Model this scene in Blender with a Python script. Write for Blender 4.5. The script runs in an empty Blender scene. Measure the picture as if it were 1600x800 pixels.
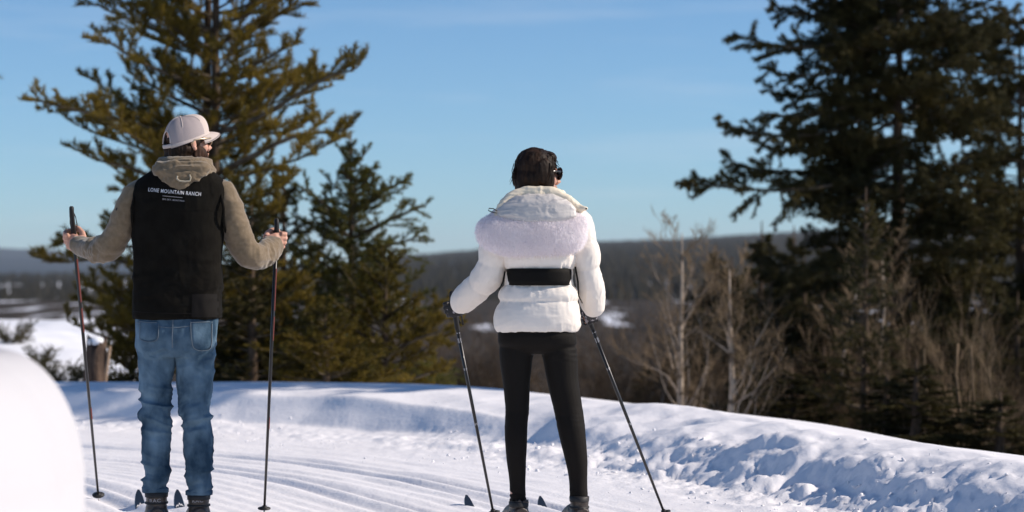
import bpy, bmesh, math, random
import numpy as np
from mathutils import Vector, Matrix, Quaternion
from mathutils.bvhtree import BVHTree

R = math.radians
scene = bpy.context.scene
COL = scene.collection

# ------------------------------------------------------------------ camera
CAM_Z = 1.13
FPX = 3500.0            # focal length in photo pixels (photo is 1600 wide)
HOR = 430.0             # row of the horizon in the photo
cam_d = bpy.data.cameras.new("camera")
cam_d.sensor_width = 36.0
cam_d.lens = 36.0 * FPX / 1600.0
cam_d.clip_start = 0.1
cam_d.clip_end = 40000
cam_d.dof.use_dof = True
cam_d.dof.focus_distance = 10.1
cam_d.dof.aperture_fstop = 2.6
cam_d.dof.aperture_blades = 0
cam = bpy.data.objects.new("camera", cam_d)
COL.objects.link(cam)
cam.location = (0, 0, CAM_Z)
cam.rotation_euler = (R(90) + math.atan((HOR - 400) / FPX), 0, 0)
scene.camera = cam

# ------------------------------------------------------------------ light
SUN_AZ = R(89)          # clockwise from +Y (the view direction) towards +X
SUN_EL = R(32)
world = bpy.data.worlds.new("World")
scene.world = world
world.use_nodes = True
nt = world.node_tree
bg = nt.nodes["Background"]
sky = nt.nodes.new("ShaderNodeTexSky")
sky.sky_type = 'NISHITA'
sky.sun_disc = False
sky.sun_elevation = SUN_EL
sky.sun_rotation = SUN_AZ
sky.altitude = 2200
sky.air_density = 1.0
sky.dust_density = 0.3
sky.ozone_density = 1.6
# thin high cloud veils, everywhere round the sky
tc = nt.nodes.new("ShaderNodeTexCoord")
mp = nt.nodes.new("ShaderNodeMapping"); mp.inputs['Scale'].default_value = (2.0, 2.0, 22.0)
mp.inputs['Rotation'].default_value = (0, R(3), 0)
nz = nt.nodes.new("ShaderNodeTexNoise"); nz.inputs['Scale'].default_value = 2.6
nz.inputs['Detail'].default_value = 5; nz.inputs['Roughness'].default_value = 0.55
rp = nt.nodes.new("ShaderNodeValToRGB")
rp.color_ramp.elements[0].position = 0.52; rp.color_ramp.elements[0].color = (0, 0, 0, 1)
rp.color_ramp.elements[1].position = 0.80; rp.color_ramp.elements[1].color = (0.20, 0.20, 0.20, 1)
mx = nt.nodes.new("ShaderNodeMix"); mx.data_type = 'RGBA'
mx.inputs['B'].default_value = (7.5, 7.4, 7.6, 1)
nt.links.new(tc.outputs['Generated'], mp.inputs['Vector'])
nt.links.new(mp.outputs['Vector'], nz.inputs['Vector'])
nt.links.new(nz.outputs['Fac'], rp.inputs['Fac'])
nt.links.new(rp.outputs['Color'], mx.inputs['Factor'])
tint = nt.nodes.new("ShaderNodeMix"); tint.data_type = 'RGBA'; tint.blend_type = 'MULTIPLY'; tint.inputs['Factor'].default_value = 1.0
tint.inputs['B'].default_value = (0.565, 0.800, 1.00, 1)      # cool film rendering of the whole sky
nt.links.new(sky.outputs['Color'], tint.inputs['A'])
nt.links.new(tint.outputs['Result'], mx.inputs['A'])
nt.links.new(mx.outputs['Result'], bg.inputs['Color'])
bg.inputs['Strength'].default_value = 0.080

sun_d = bpy.data.lights.new("sun", 'SUN')
sun_d.energy = 3.7
sun_d.angle = R(0.5)
sun_d.color = (1.0, 0.89, 0.77)
sun = bpy.data.objects.new("sun", sun_d)
COL.objects.link(sun)
SUN_DIR = Vector((math.sin(SUN_AZ) * math.cos(SUN_EL), math.cos(SUN_AZ) * math.cos(SUN_EL), math.sin(SUN_EL)))
sun.rotation_euler = SUN_DIR.to_track_quat('Z', 'Y').to_euler()

vs = scene.view_settings
vs.view_transform = 'Standard'; vs.look = 'None'; vs.gamma = 1.0; vs.use_curve_mapping = False
vs.exposure = 0.62
scene.cycles.use_denoising = True
scene.cycles.max_bounces = 8
scene.cycles.volume_bounces = 0
scene.cycles.volume_step_rate = 4.0

# ------------------------------------------------------------------ helpers
def P(u, v, Y):
    """a point of the place: photo column, photo row, distance in metres"""
    return Vector(((u - 800) / FPX * Y, Y, CAM_Z + (HOR - v) / FPX * Y))

def _hash(ix, iy, iz, seed):
    h = (ix * 374761393 + iy * 668265263 + iz * 2147483647 + seed * 144665) & 0xFFFFFFFF
    h = ((h ^ (h >> 13)) * 1274126177) & 0xFFFFFFFF
    h = ((h ^ (h >> 16)) * 2246822519) & 0xFFFFFFFF
    return ((h ^ (h >> 15)) & 0xFFFFFF) / float(0xFFFFFF)

def vnoise(p, seed=0):
    p = np.asarray(p, dtype=np.float64)
    i = np.floor(p).astype(np.int64); f = p - i
    f = f * f * f * (f * (f * 6 - 15) + 10)
    r = 0
    for dx in (0, 1):
        wx = f[:, 0] if dx else 1 - f[:, 0]
        for dy in (0, 1):
            wy = f[:, 1] if dy else 1 - f[:, 1]
            for dz in (0, 1):
                wz = f[:, 2] if dz else 1 - f[:, 2]
                r = r + wx * wy * wz * _hash(i[:, 0] + dx, i[:, 1] + dy, i[:, 2] + dz, seed)
    return r * 2 - 1

def fbm(p, octaves=4, seed=0, gain=0.5, ridge=False):
    p = np.asarray(p, dtype=np.float64)
    a = 1.0; s = 0; t = 0
    for o in range(octaves):
        n = vnoise(p * (2.03 ** o) + 17.3 * o, seed + o)
        if ridge: n = 1 - 2 * np.abs(n)
        s = s + a * n; t += a; a *= gain
    return s / t

def sstep(a, b, x):
    t = np.clip((x - a) / (b - a), 0, 1)
    return t * t * (3 - 2 * t)

def mesh_from(name, V, F, smooth=True):
    """V (n,3); F (m,k) array or list of faces"""
    me = bpy.data.meshes.new(name)
    V = np.asarray(V, dtype=np.float32)
    if isinstance(F, np.ndarray):
        m, k = F.shape
        me.vertices.add(len(V)); me.vertices.foreach_set('co', V.ravel())
        me.loops.add(m * k); me.loops.foreach_set('vertex_index', F.astype(np.int32).ravel())
        me.polygons.add(m)
        me.polygons.foreach_set('loop_start', np.arange(0, m * k, k, dtype=np.int32))
        if smooth: me.polygons.foreach_set('use_smooth', np.ones(m, dtype=bool))
        me.update(calc_edges=True)
    else:
        me.from_pydata([tuple(v) for v in V], [], F)
        if smooth: me.polygons.foreach_set('use_smooth', np.ones(len(me.polygons), dtype=bool))
        me.update()
    return me

def add(name, me, mat=None, parent=None, **props):
    o = bpy.data.objects.new(name, me)
    COL.objects.link(o)
    if mat is not None and me is not None and not me.materials: me.materials.append(mat)
    if parent is not None: o.parent = parent
    for k, v in props.items(): o[k] = v
    return o

def thing(name, label, cat, loc=(0, 0, 0), group=None):
    o = bpy.data.objects.new(name, None)
    COL.objects.link(o); o.location = loc; o.empty_display_size = 0.1
    o['label'] = label; o['category'] = cat
    if group: o['group'] = group
    return o

class MB:
    """collects closed pieces into one mesh"""
    def __init__(s): s.V = []; s.F = []; s.n = 0
    def put(s, V, F):
        s.V.append(np.asarray(V, dtype=float)); s.F += [tuple(i + s.n for i in f) for f in F]; s.n += len(V)
    def tube(s, pts, rad, n=8, cap=True, squash=None):
        pts = [Vector(p) for p in pts]
        k = len(pts)
        if not hasattr(rad, '__len__'): rad = [rad] * k
        V = []; prev = None
        for i, p in enumerate(pts):
            t = (pts[min(i + 1, k - 1)] - pts[max(i - 1, 0)]).normalized()
            if prev is None:
                a = Vector((0, 0, 1)) if abs(t.z) < 0.9 else Vector((1, 0, 0))
                u = (a - t * a.dot(t)).normalized()
            else:
                u = (prev - t * prev.dot(t)).normalized()
            prev = u; w = t.cross(u)
            r = rad[i]
            ru, rw = (r if hasattr(r, '__len__') else (r, r))
            for j in range(n):
                a = 2 * math.pi * j / n
                V.append(p + u * (math.cos(a) * ru) + w * (math.sin(a) * rw))
        F = []
        for i in range(k - 1):
            for j in range(n):
                F.append((i * n + j, i * n + (j + 1) % n, (i + 1) * n + (j + 1) % n, (i + 1) * n + j))
        if cap:
            F.append(tuple(range(n - 1, -1, -1))); F.append(tuple((k - 1) * n + j for j in range(n)))
        s.put([tuple(v) for v in V], F)
    def loft(s, rings, cap=True):
        """rings: list of equal-length closed rings of points"""
        n = len(rings[0]); V = []; F = []
        for r in rings: V += [tuple(p) for p in r]
        for i in range(len(rings) - 1):
            for j in range(n):
                F.append((i * n + j, i * n + (j + 1) % n, (i + 1) * n + (j + 1) % n, (i + 1) * n + j))
        if cap:
            F.append(tuple(range(n - 1, -1, -1))); F.append(tuple((len(rings) - 1) * n + j for j in range(n)))
        s.put(V, F)
    def ell(s, c, r, rot=None, nu=20, nv=12):
        c = Vector(c); V = []; F = []
        rot = rot or Matrix.Identity(3)
        V.append(c + rot @ Vector((0, 0, -r[2])))
        for i in range(1, nv):
            a = -math.pi / 2 + math.pi * i / nv
            for j in range(nu):
                b = 2 * math.pi * j / nu
                V.append(c + rot @ Vector((r[0] * math.cos(a) * math.cos(b), r[1] * math.cos(a) * math.sin(b), r[2] * math.sin(a))))
        V.append(c + rot @ Vector((0, 0, r[2])))
        for j in range(nu): F.append((0, 1 + (j + 1) % nu, 1 + j))
        for i in range(nv - 2):
            for j in range(nu):
                a = 1 + i * nu + j; b = 1 + i * nu + (j + 1) % nu
                F.append((a, b, b + nu, a + nu))
        l = len(V) - 1
        for j in range(nu): F.append((l, l - nu + j, l - nu + (j + 1) % nu))
        s.put([tuple(v) for v in V], F)
    def box(s, c, h, rot=None):
        c = Vector(c); rot = rot or Matrix.Identity(3)
        V = [c + rot @ Vector((x * h[0], y * h[1], z * h[2])) for x in (-1, 1) for y in (-1, 1) for z in (-1, 1)]
        s.put([tuple(v) for v in V], [(0, 1, 3, 2), (4, 6, 7, 5), (0, 4, 5, 1), (2, 3, 7, 6), (0, 2, 6, 4), (1, 5, 7, 3)])
    def mesh(s, name='m', smooth=True):
        return mesh_from(name, np.concatenate(s.V), s.F, smooth)

def fused(mb, voxel, smooth=4, name='m', factor=0.5):
    """one continuous skin round all the pieces of mb"""
    me = mb.mesh('tmp')
    o = bpy.data.objects.new('tmp', me); COL.objects.link(o)
    m = o.modifiers.new('r', 'REMESH'); m.mode = 'VOXEL'; m.voxel_size = voxel; m.use_smooth_shade = True
    if smooth:
        sm = o.modifiers.new('s', 'SMOOTH'); sm.iterations = smooth; sm.factor = factor
    dg = bpy.context.evaluated_depsgraph_get(); dg.update()
    ev = o.evaluated_get(dg)
    out = bpy.data.meshes.new_from_object(ev)
    out.name = name
    bpy.data.objects.remove(o); bpy.data.meshes.remove(me)
    out.polygons.foreach_set('use_smooth', np.ones(len(out.polygons), dtype=bool))
    return out

def coords(me):
    a = np.empty(len(me.vertices) * 3, dtype=np.float32); me.vertices.foreach_get('co', a)
    return a.reshape(-1, 3).astype(float)
def normals(me):
    a = np.empty(len(me.vertices) * 3, dtype=np.float32); me.vertices.foreach_get('normal', a)
    return a.reshape(-1, 3).astype(float)
def set_coords(me, c):
    me.vertices.foreach_set('co', c.astype(np.float32).ravel()); me.update()
def displace(me, fn):
    c = coords(me); n = normals(me)
    set_coords(me, c + n * fn(c, n)[:, None])

# ------------------------------------------------------------------ materials
def mat(name, col, rough=0.8, spec=0.3, metal=0.0, noise=None, bump=None, sheen=0.0, coat=0.0, sss=0.0, ssr=(0.01, 0.004, 0.002)):
    """noise: (scale, second colour, contrast-lo, contrast-hi, coord stretch); bump: list of (scale, strength, distance)"""
    m = bpy.data.materials.new(name); m.use_nodes = True
    t = m.node_tree; b = t.nodes['Principled BSDF']
    b.inputs['Base Color'].default_value = (*col, 1)
    b.inputs['Roughness'].default_value = rough
    b.inputs['Specular IOR Level'].default_value = spec
    b.inputs['Metallic'].default_value = metal
    b.inputs['Sheen Weight'].default_value = sheen
    b.inputs['Coat Weight'].default_value = coat
    if sss:
        b.inputs['Subsurface Weight'].default_value = sss
        b.inputs['Subsurface Radius'].default_value = ssr
        b.inputs['Subsurface Scale'].default_value = 1.0
    tcn = t.nodes.new('ShaderNodeTexCoord')
    if noise:
        sc, c2, lo, hi, st = noise
        mpn = t.nodes.new('ShaderNodeMapping'); mpn.inputs['Scale'].default_value = st
        nn = t.nodes.new('ShaderNodeTexNoise'); nn.inputs['Scale'].default_value = sc; nn.inputs['Detail'].default_value = 5
        rr = t.nodes.new('ShaderNodeValToRGB')
        rr.color_ramp.elements[0].position = lo; rr.color_ramp.elements[0].color = (*col, 1)
        rr.color_ramp.elements[1].position = hi; rr.color_ramp.elements[1].color = (*c2, 1)
        t.links.new(tcn.outputs['Object'], mpn.inputs['Vector']); t.links.new(mpn.outputs['Vector'], nn.inputs['Vector'])
        t.links.new(nn.outputs['Fac'], rr.inputs['Fac']); t.links.new(rr.outputs['Color'], b.inputs['Base Color'])
    prev = None
    for sc, stg, dist in (bump or []):
        nn = t.nodes.new('ShaderNodeTexNoise'); nn.inputs['Scale'].default_value = sc; nn.inputs['Detail'].default_value = 3
        bb = t.nodes.new('ShaderNodeBump'); bb.inputs['Strength'].default_value = stg; bb.inputs['Distance'].default_value = dist
        t.links.new(tcn.outputs['Object'], nn.inputs['Vector']); t.links.new(nn.outputs['Fac'], bb.inputs['Height'])
        if prev: t.links.new(prev.outputs['Normal'], bb.inputs['Normal'])
        prev = bb
    if prev: t.links.new(prev.outputs['Normal'], b.inputs['Normal'])
    return m

def foliage(name, c1, c2, scale=1.2, rough=0.7, trans=0.25):
    m = mat(name, c1, rough, 0.15, noise=(scale, c2, 0.38, 0.66, (1, 1, 1)))
    t = m.node_tree; b = t.nodes['Principled BSDF']
    out = t.nodes['Material Output']
    tr = t.nodes.new('ShaderNodeBsdfTranslucent'); ms = t.nodes.new('ShaderNodeMixShader')
    ms.inputs['Fac'].default_value = trans
    src = b.inputs['Base Color'].links[0].from_socket
    t.links.new(src, tr.inputs['Color'])
    t.links.new(b.outputs[0], ms.inputs[1]); t.links.new(tr.outputs[0], ms.inputs[2])
    t.links.new(ms.outputs[0], out.inputs['Surface'])
    return m

M = {}
M['snow'] = mat('packed_snow', (0.84, 0.82, 0.83), 0.65, 0.25, noise=(1.6, (0.87, 0.85, 0.86), 0.35, 0.65, (1, 1, 1)),
                bump=[(9, 0.35, 0.02), (60, 0.5, 0.006)])
M['bank'] = mat('ploughed_snow', (0.84, 0.82, 0.835), 0.7, 0.25, noise=(2.0, (0.87, 0.85, 0.86), 0.35, 0.65, (1, 1, 1)),
                bump=[(7, 0.25, 0.02), (30, 0.35, 0.008)])
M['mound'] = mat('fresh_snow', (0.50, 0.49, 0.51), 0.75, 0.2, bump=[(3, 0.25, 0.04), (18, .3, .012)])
M['field'] = mat('field_snow', (0.82, 0.83, 0.87), 0.8, 0.2, bump=[(1.5, 0.4, 0.1)])
M['bark'] = mat('conifer_bark', (0.06, 0.042, 0.03), 0.9, 0.1, noise=(9, (0.12, 0.085, 0.06), 0.4, 0.65, (1, 1, 0.3)))
M['limb'] = mat('grey_limb', (0.09, 0.07, 0.05), 0.9, 0.1, noise=(7, (0.15, 0.12, 0.09), 0.4, 0.65, (1, 1, 1)))
M['aspen'] = mat('aspen_bark', (0.46, 0.37, 0.29), 0.8, 0.15, noise=(4, (0.10, 0.075, 0.055), 0.52, 0.60, (1, 1, 2.2)))
M['twig'] = mat('bare_twig', (0.080, 0.054, 0.032), 0.85, 0.1, noise=(2, (0.045, 0.030, 0.018), 0.4, 0.6, (1, 1, 1)))
M['palewood'] = mat('pale_branch', (0.25, 0.18, 0.115), 0.85, 0.1, noise=(3, (0.14, 0.10, 0.062), 0.4, 0.6, (1, 1, 1)))
M['pine_f'] = foliage('pine_needles', (0.105, 0.080, 0.015), (0.26, 0.180, 0.030), 0.9, trans=.35)
M['young_f'] = foliage('young_fir_needles', (0.070, 0.076, 0.020), (0.15, 0.130, 0.030), 1.1, trans=.35)
M['gold_f'] = foliage('sunlit_fir_needles', (0.10, 0.078, 0.014), (0.20, 0.135, 0.022), 1.0)
M['dark_f'] = foliage('dark_spruce_needles', (0.036, 0.034, 0.013), (0.080, 0.064, 0.020), 0.6)
M['mid_f'] = foliage('mid_spruce_needles', (0.042, 0.040, 0.014), (0.095, 0.072, 0.020), 0.6)
# ------------------------------------------------------------------ snow: trail, bank, slope
BASE = np.array([(-60, 21.5), (-12, 18.8), (-5.4, 17.4), (-3.2, 16.7), (-2.08, 15.9), (-1.04, 15.2), (-.42, 14.5), (.38, 13.3), (1.03, 12.0),
                 (1.45, 11.0), (1.85, 9.6), (2.2, 8.0), (2.5, 6.0), (2.7, 3.5), (2.8, -6)], float)
_cr = [(-300, 594, .27), (80, 597, .27), (400, 598, .27), (650, 603, .265), (760, 612, .256), (850, 617, .264), (950, 628, .264), (1060, 637, .26),
       (1150, 648, .26), (1250, 670, .252), (1300, 681, .25), (1400, 690, .26), (1500, 701, .27), (1600, 722, .262)]
CREST = [(-60, 24.0), (-12, 20.6)]
for u, v, z in _cr:
    Y = (CAM_Z - z) * FPX / (v - HOR); CREST.append(((u - 800) / FPX * Y, Y))
CREST += [(2.95, 8.6), (3.4, 6.5), (3.7, 3.5), (3.9, -6)]
CREST = np.array(CREST, float)

def resample(poly, step=0.12):
    # smooth with Catmull-Rom then dense
    out = []
    p = np.vstack([2 * poly[0] - poly[1], poly, 2 * poly[-1] - poly[-2]])
    for i in range(1, len(p) - 2):
        n = max(2, int(np.linalg.norm(p[i + 1] - p[i]) / step))
        for k in range(n):
            t = k / n
            out.append(0.5 * ((2 * p[i]) + (-p[i - 1] + p[i + 1]) * t + (2 * p[i - 1] - 5 * p[i] + 4 * p[i + 1] - p[i + 2]) * t * t + (-p[i - 1] + 3 * p[i] - 3 * p[i + 1] + p[i + 2]) * t ** 3))
    return np.array(out)
BD = resample(BASE); CD = resample(CREST)

def sdist(xy, poly):
    """signed distance to a polyline (positive beyond it) and the arc length of the nearest point"""
    T = np.gradient(poly, axis=0); T /= np.linalg.norm(T, axis=1)[:, None]
    arc = np.concatenate([[0], np.cumsum(np.linalg.norm(np.diff(poly, axis=0), axis=1))])
    d = np.empty(len(xy)); s = np.empty(len(xy))
    for a in range(0, len(xy), 20000):
        q = xy[a:a + 20000]
        D = (q[:, None, 0] - poly[None, :, 0]) ** 2 + (q[:, None, 1] - poly[None, :, 1]) ** 2
        i = D.argmin(1)
        v = q - poly[i]; t = T[i]
        along = (v * t).sum(1)
        cr = t[:, 0] * v[:, 1] - t[:, 1] * v[:, 0]
        d[a:a + 20000] = cr; s[a:a + 20000] = arc[i] + along
        far = D.min(1) > cr ** 2 * 1.5 + 0.05
        d[a:a + 20000] = np.where(far, np.sign(cr) * np.sqrt(D.min(1)), cr)
    return d, s

def ground(xy, detail=True):
    x, y = xy[:, 0], xy[:, 1]
    db, s = sdist(xy, BD); dc, _ = sdist(xy, CD)
    P3 = np.stack([x, y, 0 * x], 1)
    t = np.where(db > 0, np.where(dc < 0, db / np.maximum(db - dc, 1e-3), 1.0), 0.0)
    prof = np.interp(t, [0, .06, .22, .40, .62, .82, 1.0], [0, .10, .22, .60, .82, .95, 1.0])
    crest = 0.262
    steep = np.interp(t, [0, .12, .30, .40, .46, .62, 1.0], [0, .05, .16, .55, .86, .95, 1.0]); lf = 1 - sstep(-1.2, .8, x)
    prof = prof * (1 - lf) + steep * lf
    z = crest * prof
    right = sstep(-1.0, 1.5, x)
    # beyond the crest: level snow field on the left, falling hillside elsewhere
    L = 1 - sstep(-0.175, -0.11, x / np.maximum(y, 1))
    d = np.maximum(dc, 0)
    slope = -(0.02 + .10 * right) * d - 0.16 * np.maximum(d - 0.6, 0)
    slope = np.maximum(slope, -9 - 0.002 * d)
    hump = 0.55 * np.exp(-(((x + 8.5) / 3.2) ** 2 + ((y - 34) / 6.0) ** 2)) * 1.0
    rim = 0.50 * sstep(50, 56, y) * (1 - sstep(60, 80, y)) - 14 * sstep(64, 160, y)
    flat = -0.30 * sstep(0.2, 2.5, d) - 0.55 * sstep(6, 34, d) + hump + rim
    out = np.where(dc > 0, L * flat + (1 - L) * slope, 0)
    z = z + out
    if detail:
        # groomed grooves that follow the trail, and combed corduroy
        dd = -db
        g = np.zeros_like(x)
        for c in (1.15, 1.33, 1.80, 1.98, 2.9, 3.08, 3.6, 3.78, 6.6, 6.78):
            g -= 0.030 * np.exp(-((dd - c - 0.03 * np.sin(s * .8)) / 0.042) ** 2)
            g += 0.010 * np.exp(-((dd - c - 0.09) / 0.04) ** 2)
        cord = 0.0025 * np.sin(dd * 2 * math.pi / 0.11 + 1.5 * vnoise(P3 * 0.7, 3)) * sstep(.5, 1.2, dd)
        rough = fbm(np.stack([s * 1.6, dd * 9, 0 * s], 1), 3, 5) * 0.006
        trail = sstep(0.05, 0.5, dd)
        z = z + trail * (g * (0.8 + 0.3 * vnoise(P3 * 1.3, 4)) + cord + rough)
        z = z + trail * 0.02 * fbm(P3 * .5, 3, 8)
        # shoved snow crumbs along the foot of the bank
        foot = np.exp(-((db - 0.10) / 0.40) ** 2)
        lump = np.maximum(fbm(P3 * 5.0, 4, 21), 0) ** 1.1
        z = z + foot * lump * (0.035 + 0.05 * right) + foot * (0.010 + .012 * right) * fbm(P3 * 20, 3, 31, ridge=True)
        # soft drift shapes on the bank face
        face = sstep(0.0, 0.25, t) * (1 - sstep(0.0, 2.0, np.maximum(dc, 0)))
        w1 = fbm(np.stack([x * 1.3 + y * .5, y * .8, 0 * x], 1), 3, 41)
        w2 = fbm(P3 * 1.5 + fbm(P3 * 1.5, 2, 44)[:, None] * .9, 4, 51, gain=.40) + .25 * np.maximum(fbm(P3 * 4.2, 2, 57), .15)
        mid = np.sin(np.pi * np.clip(t, 0, 1)) ** .8
        z = z + face * mid * (0.050 * w1 + (0.02 + 0.078 * right) * (w2 - .05)) * (1 - 0.5 * (dc > 0))
        # crest crumbs
        cr = np.exp(-((dc + 0.15) / 0.30) ** 2)
        z = z + cr * (0.004 + 0.028 * right) * fbm(P3 * 3.2, 3, 61)
        z = z + sstep(0.5, 4, d) * (0.10 * fbm(P3 * .45, 3, 71) + .04 * fbm(P3 * 1.6, 3, 72)) * np.minimum(y / 22, 1.6)
    return z, db

def axis(parts):
    out = []
    for a, b, st in parts: out += list(np.arange(a, b, st))
    return np.array(out)
xs = axis([(-60, -20, 1.6), (-20, -9, .4), (-9, -4.4, .10), (-4.4, 4.2, .020), (4.2, 9, .12), (9, 20, .5), (20, 61, 2.0)])
ys = axis([(-8, 3, .8), (3, 8, .15), (8, 10, .05), (10, 19, .03), (19, 24, .10), (24, 60, .6), (60, 165, 3.5)])
GX, GY = np.meshgrid(xs, ys)
XY = np.stack([GX.ravel(), GY.ravel()], 1)
GZ, GDB = ground(XY)
VG = np.column_stack([XY, GZ])
ny, nx = GX.shape
ii = np.arange(ny * nx).reshape(ny, nx)
Q = np.stack([ii[:-1, :-1], ii[:-1, 1:], ii[1:, 1:], ii[1:, :-1]], -1).reshape(-1, 4)
_full = mesh_from('full', VG, Q); NG = normals(_full); bpy.data.meshes.remove(_full)
_gd2, _ = sdist(XY, CD)
zone = np.where(GDB[Q].mean(1) < 0, 0, np.where(_gd2[Q].mean(1) < 1.2, 1, 2))
for zi, (nm, mm) in enumerate([('groomed_trail', 'snow'), ('snow_bank', 'bank'), ('snowy_hillside', 'field')]):
    q = Q[zone == zi]
    used = np.unique(q); remap = np.full(len(VG), -1); remap[used] = np.arange(len(used))
    me = mesh_from(nm, VG[used], remap[q])
    me.normals_split_custom_set_from_vertices(NG[used].astype(np.float32))
    add(nm, me, M[mm], kind='structure')
def gz(x, y): return float(ground(np.array([[x, y]]), False)[0][0])

# snow crumbs and small clods thrown out along the foot of the bank
def crumbs():
    rng = np.random.default_rng(77); n = 1500
    i = rng.integers(0, len(BD) - 1, n * 4); p = BD[i]; T = np.gradient(BD, axis=0)[i]; T /= np.linalg.norm(T, axis=1)[:, None]
    N = np.stack([-T[:, 1], T[:, 0]], 1); q = p + N * (rng.normal(size=len(i)) * .38 - .05)[:, None] + T * rng.normal(size=len(i))[:, None] * .1
    k = (q[:, 1] > 8.5) & (q[:, 1] < 18) & (np.abs(q[:, 0] / q[:, 1]) < .26) & (vnoise(np.column_stack([q * 1.4, q[:, 0] * 0]), 9) > -.15); q = q[k][:n]; m = len(q)
    z, _ = ground(q)
    big = sstep(-1.5, 1.6, q[:, 0]); r = (.003 + .006 * rng.random(m) ** 3 + .020 * big * rng.random(m) ** 9)
    t = (1 + 5 ** .5) / 2
    iv = np.array([(-1, t, 0), (1, t, 0), (-1, -t, 0), (1, -t, 0), (0, -1, t), (0, 1, t), (0, -1, -t), (0, 1, -t), (t, 0, -1), (t, 0, 1), (-t, 0, -1), (-t, 0, 1)]) / 1.9
    jf_ = np.array([(0, 11, 5), (0, 5, 1), (0, 1, 7), (0, 7, 10), (0, 10, 11), (1, 5, 9), (5, 11, 4), (11, 10, 2), (10, 7, 6), (7, 1, 8), (3, 9, 4), (3, 4, 2), (3, 2, 6), (3, 6, 8), (3, 8, 9), (4, 9, 5), (2, 4, 11), (6, 2, 10), (8, 6, 7), (9, 8, 1)])
    V = iv[None] * r[:, None, None] * (1 + .35 * rng.normal(size=(m, 12, 1))) * (1 + .35 * rng.normal(size=(m, 1, 3))) + np.column_stack([q, z + r * .25])[:, None]
    F = jf_[None] + (np.arange(m) * 12)[:, None, None]
    add('snow_crumbs', mesh_from('snow_crumbs', V.reshape(-1, 3), F.reshape(-1, 3)), M['bank'], kind='stuff')
crumbs()

# foreground mound of snow, close to the lens
def heap():
    cx, cy = -1.968, 4.9
    th = np.linspace(0, 2 * np.pi, 121)[:-1]; rr = 1 - (1 - np.linspace(0, 1, 60)) ** 1.8
    T_, R_ = np.meshgrid(th, rr)
    lx = R_ * 1.0 * np.cos(T_); ly = R_ * 1.4 * np.sin(T_); ca, sa = 1.0, 0.0
    X = cx + lx * ca - ly * sa; Y = cy + lx * sa + ly * ca
    p = np.stack([X.ravel(), Y.ravel(), 0 * X.ravel()], 1)
    Z = 1.02 * (1 - R_ ** 2.3) ** .62 if False else 1.0 * np.sqrt(np.maximum(1 - R_ ** 2.6, 0))
    prof = np.where(R_ < .80, .985 - .02 * (R_ / .8) ** 2 * 0, .64 + .345 * np.sqrt(np.clip(1 - ((R_ - .80) / .195) ** 2, 0, 1)))
    prof = np.where(R_ > .994, np.where(R_ > .9985, -.1, .50), prof)
    X = X + (R_ > .8) * .02 * (vnoise(np.stack([T_.ravel() * 3, R_.ravel() * 3, 0 * T_.ravel()], 1), 3).reshape(T_.shape))
    Z = prof.ravel() + .02 * fbm(p * 1.5, 3, 5) * (R_.ravel() < .99)
    V = np.stack([X.ravel(), Y.ravel(), Z], 1)
    n = 120; F = []
    idx = np.arange(60 * n).reshape(60, n)
    Fq = np.stack([idx[:-1], np.roll(idx, -1, 1)[:-1], np.roll(idx, -1, 1)[1:], idx[1:]], -1).reshape(-1, 4)[:, ::-1]
    return mesh_from('snow_mound', V - np.array([0, 0, .022]), Fq)
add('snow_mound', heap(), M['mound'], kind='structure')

# ------------------------------------------------------------------ far land
def hill_mat(name, dark, dark2, snowc, thr, sc, stretch=(1, 1, 1)):
    m = bpy.data.materials.new(name); m.use_nodes = True
    t = m.node_tree; b = t.nodes['Principled BSDF']; b.inputs['Roughness'].default_value = 0.95
    b.inputs['Specular IOR Level'].default_value = 0.05
    g = t.nodes.new('ShaderNodeNewGeometry')
    mp_ = t.nodes.new('ShaderNodeMapping'); mp_.inputs['Scale'].default_value = stretch
    n1 = t.nodes.new('ShaderNodeTexNoise'); n1.inputs['Scale'].default_value = sc; n1.inputs['Detail'].default_value = 8; n1.inputs['Roughness'].default_value = .62
    r1 = t.nodes.new('ShaderNodeValToRGB')
    r1.color_ramp.elements[0].position = thr; r1.color_ramp.elements[0].color = (0, 0, 0, 1)
    r1.color_ramp.elements[1].position = thr + .05; r1.color_ramp.elements[1].color = (1, 1, 1, 1)
    n2 = t.nodes.new('ShaderNodeTexNoise'); n2.inputs['Scale'].default_value = sc * 14; n2.inputs['Detail'].default_value = 6
    r2 = t.nodes.new('ShaderNodeValToRGB')
    r2.color_ramp.elements[0].position = .4; r2.color_ramp.elements[0].color = (*dark, 1)
    r2.color_ramp.elements[1].position = .62; r2.color_ramp.elements[1].color = (*dark2, 1)
    mx_ = t.nodes.new('ShaderNodeMix'); mx_.data_type = 'RGBA'; mx_.inputs['B'].default_value = (*snowc, 1)
    bp = t.nodes.new('ShaderNodeBump'); bp.inputs['Strength'].default_value = .8; bp.inputs['Distance'].default_value = 1.0 / sc / 40
    L = t.links.new
    L(g.outputs['Position'], mp_.inputs['Vector'])
    L(mp_.outputs[0], n1.inputs['Vector']); L(mp_.outputs[0], n2.inputs['Vector']); L(n1.outputs['Fac'], r1.inputs['Fac']); L(n2.outputs['Fac'], r2.inputs['Fac'])
    L(r1.outputs['Color'], mx_.inputs['Factor']); L(r2.outputs['Color'], mx_.inputs['A']); L(mx_.outputs['Result'], b.inputs['Base Color'])
    L(n2.outputs['Fac'], bp.inputs['Height']); L(bp.outputs['Normal'], b.inputs['Normal'])
    return m

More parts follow.
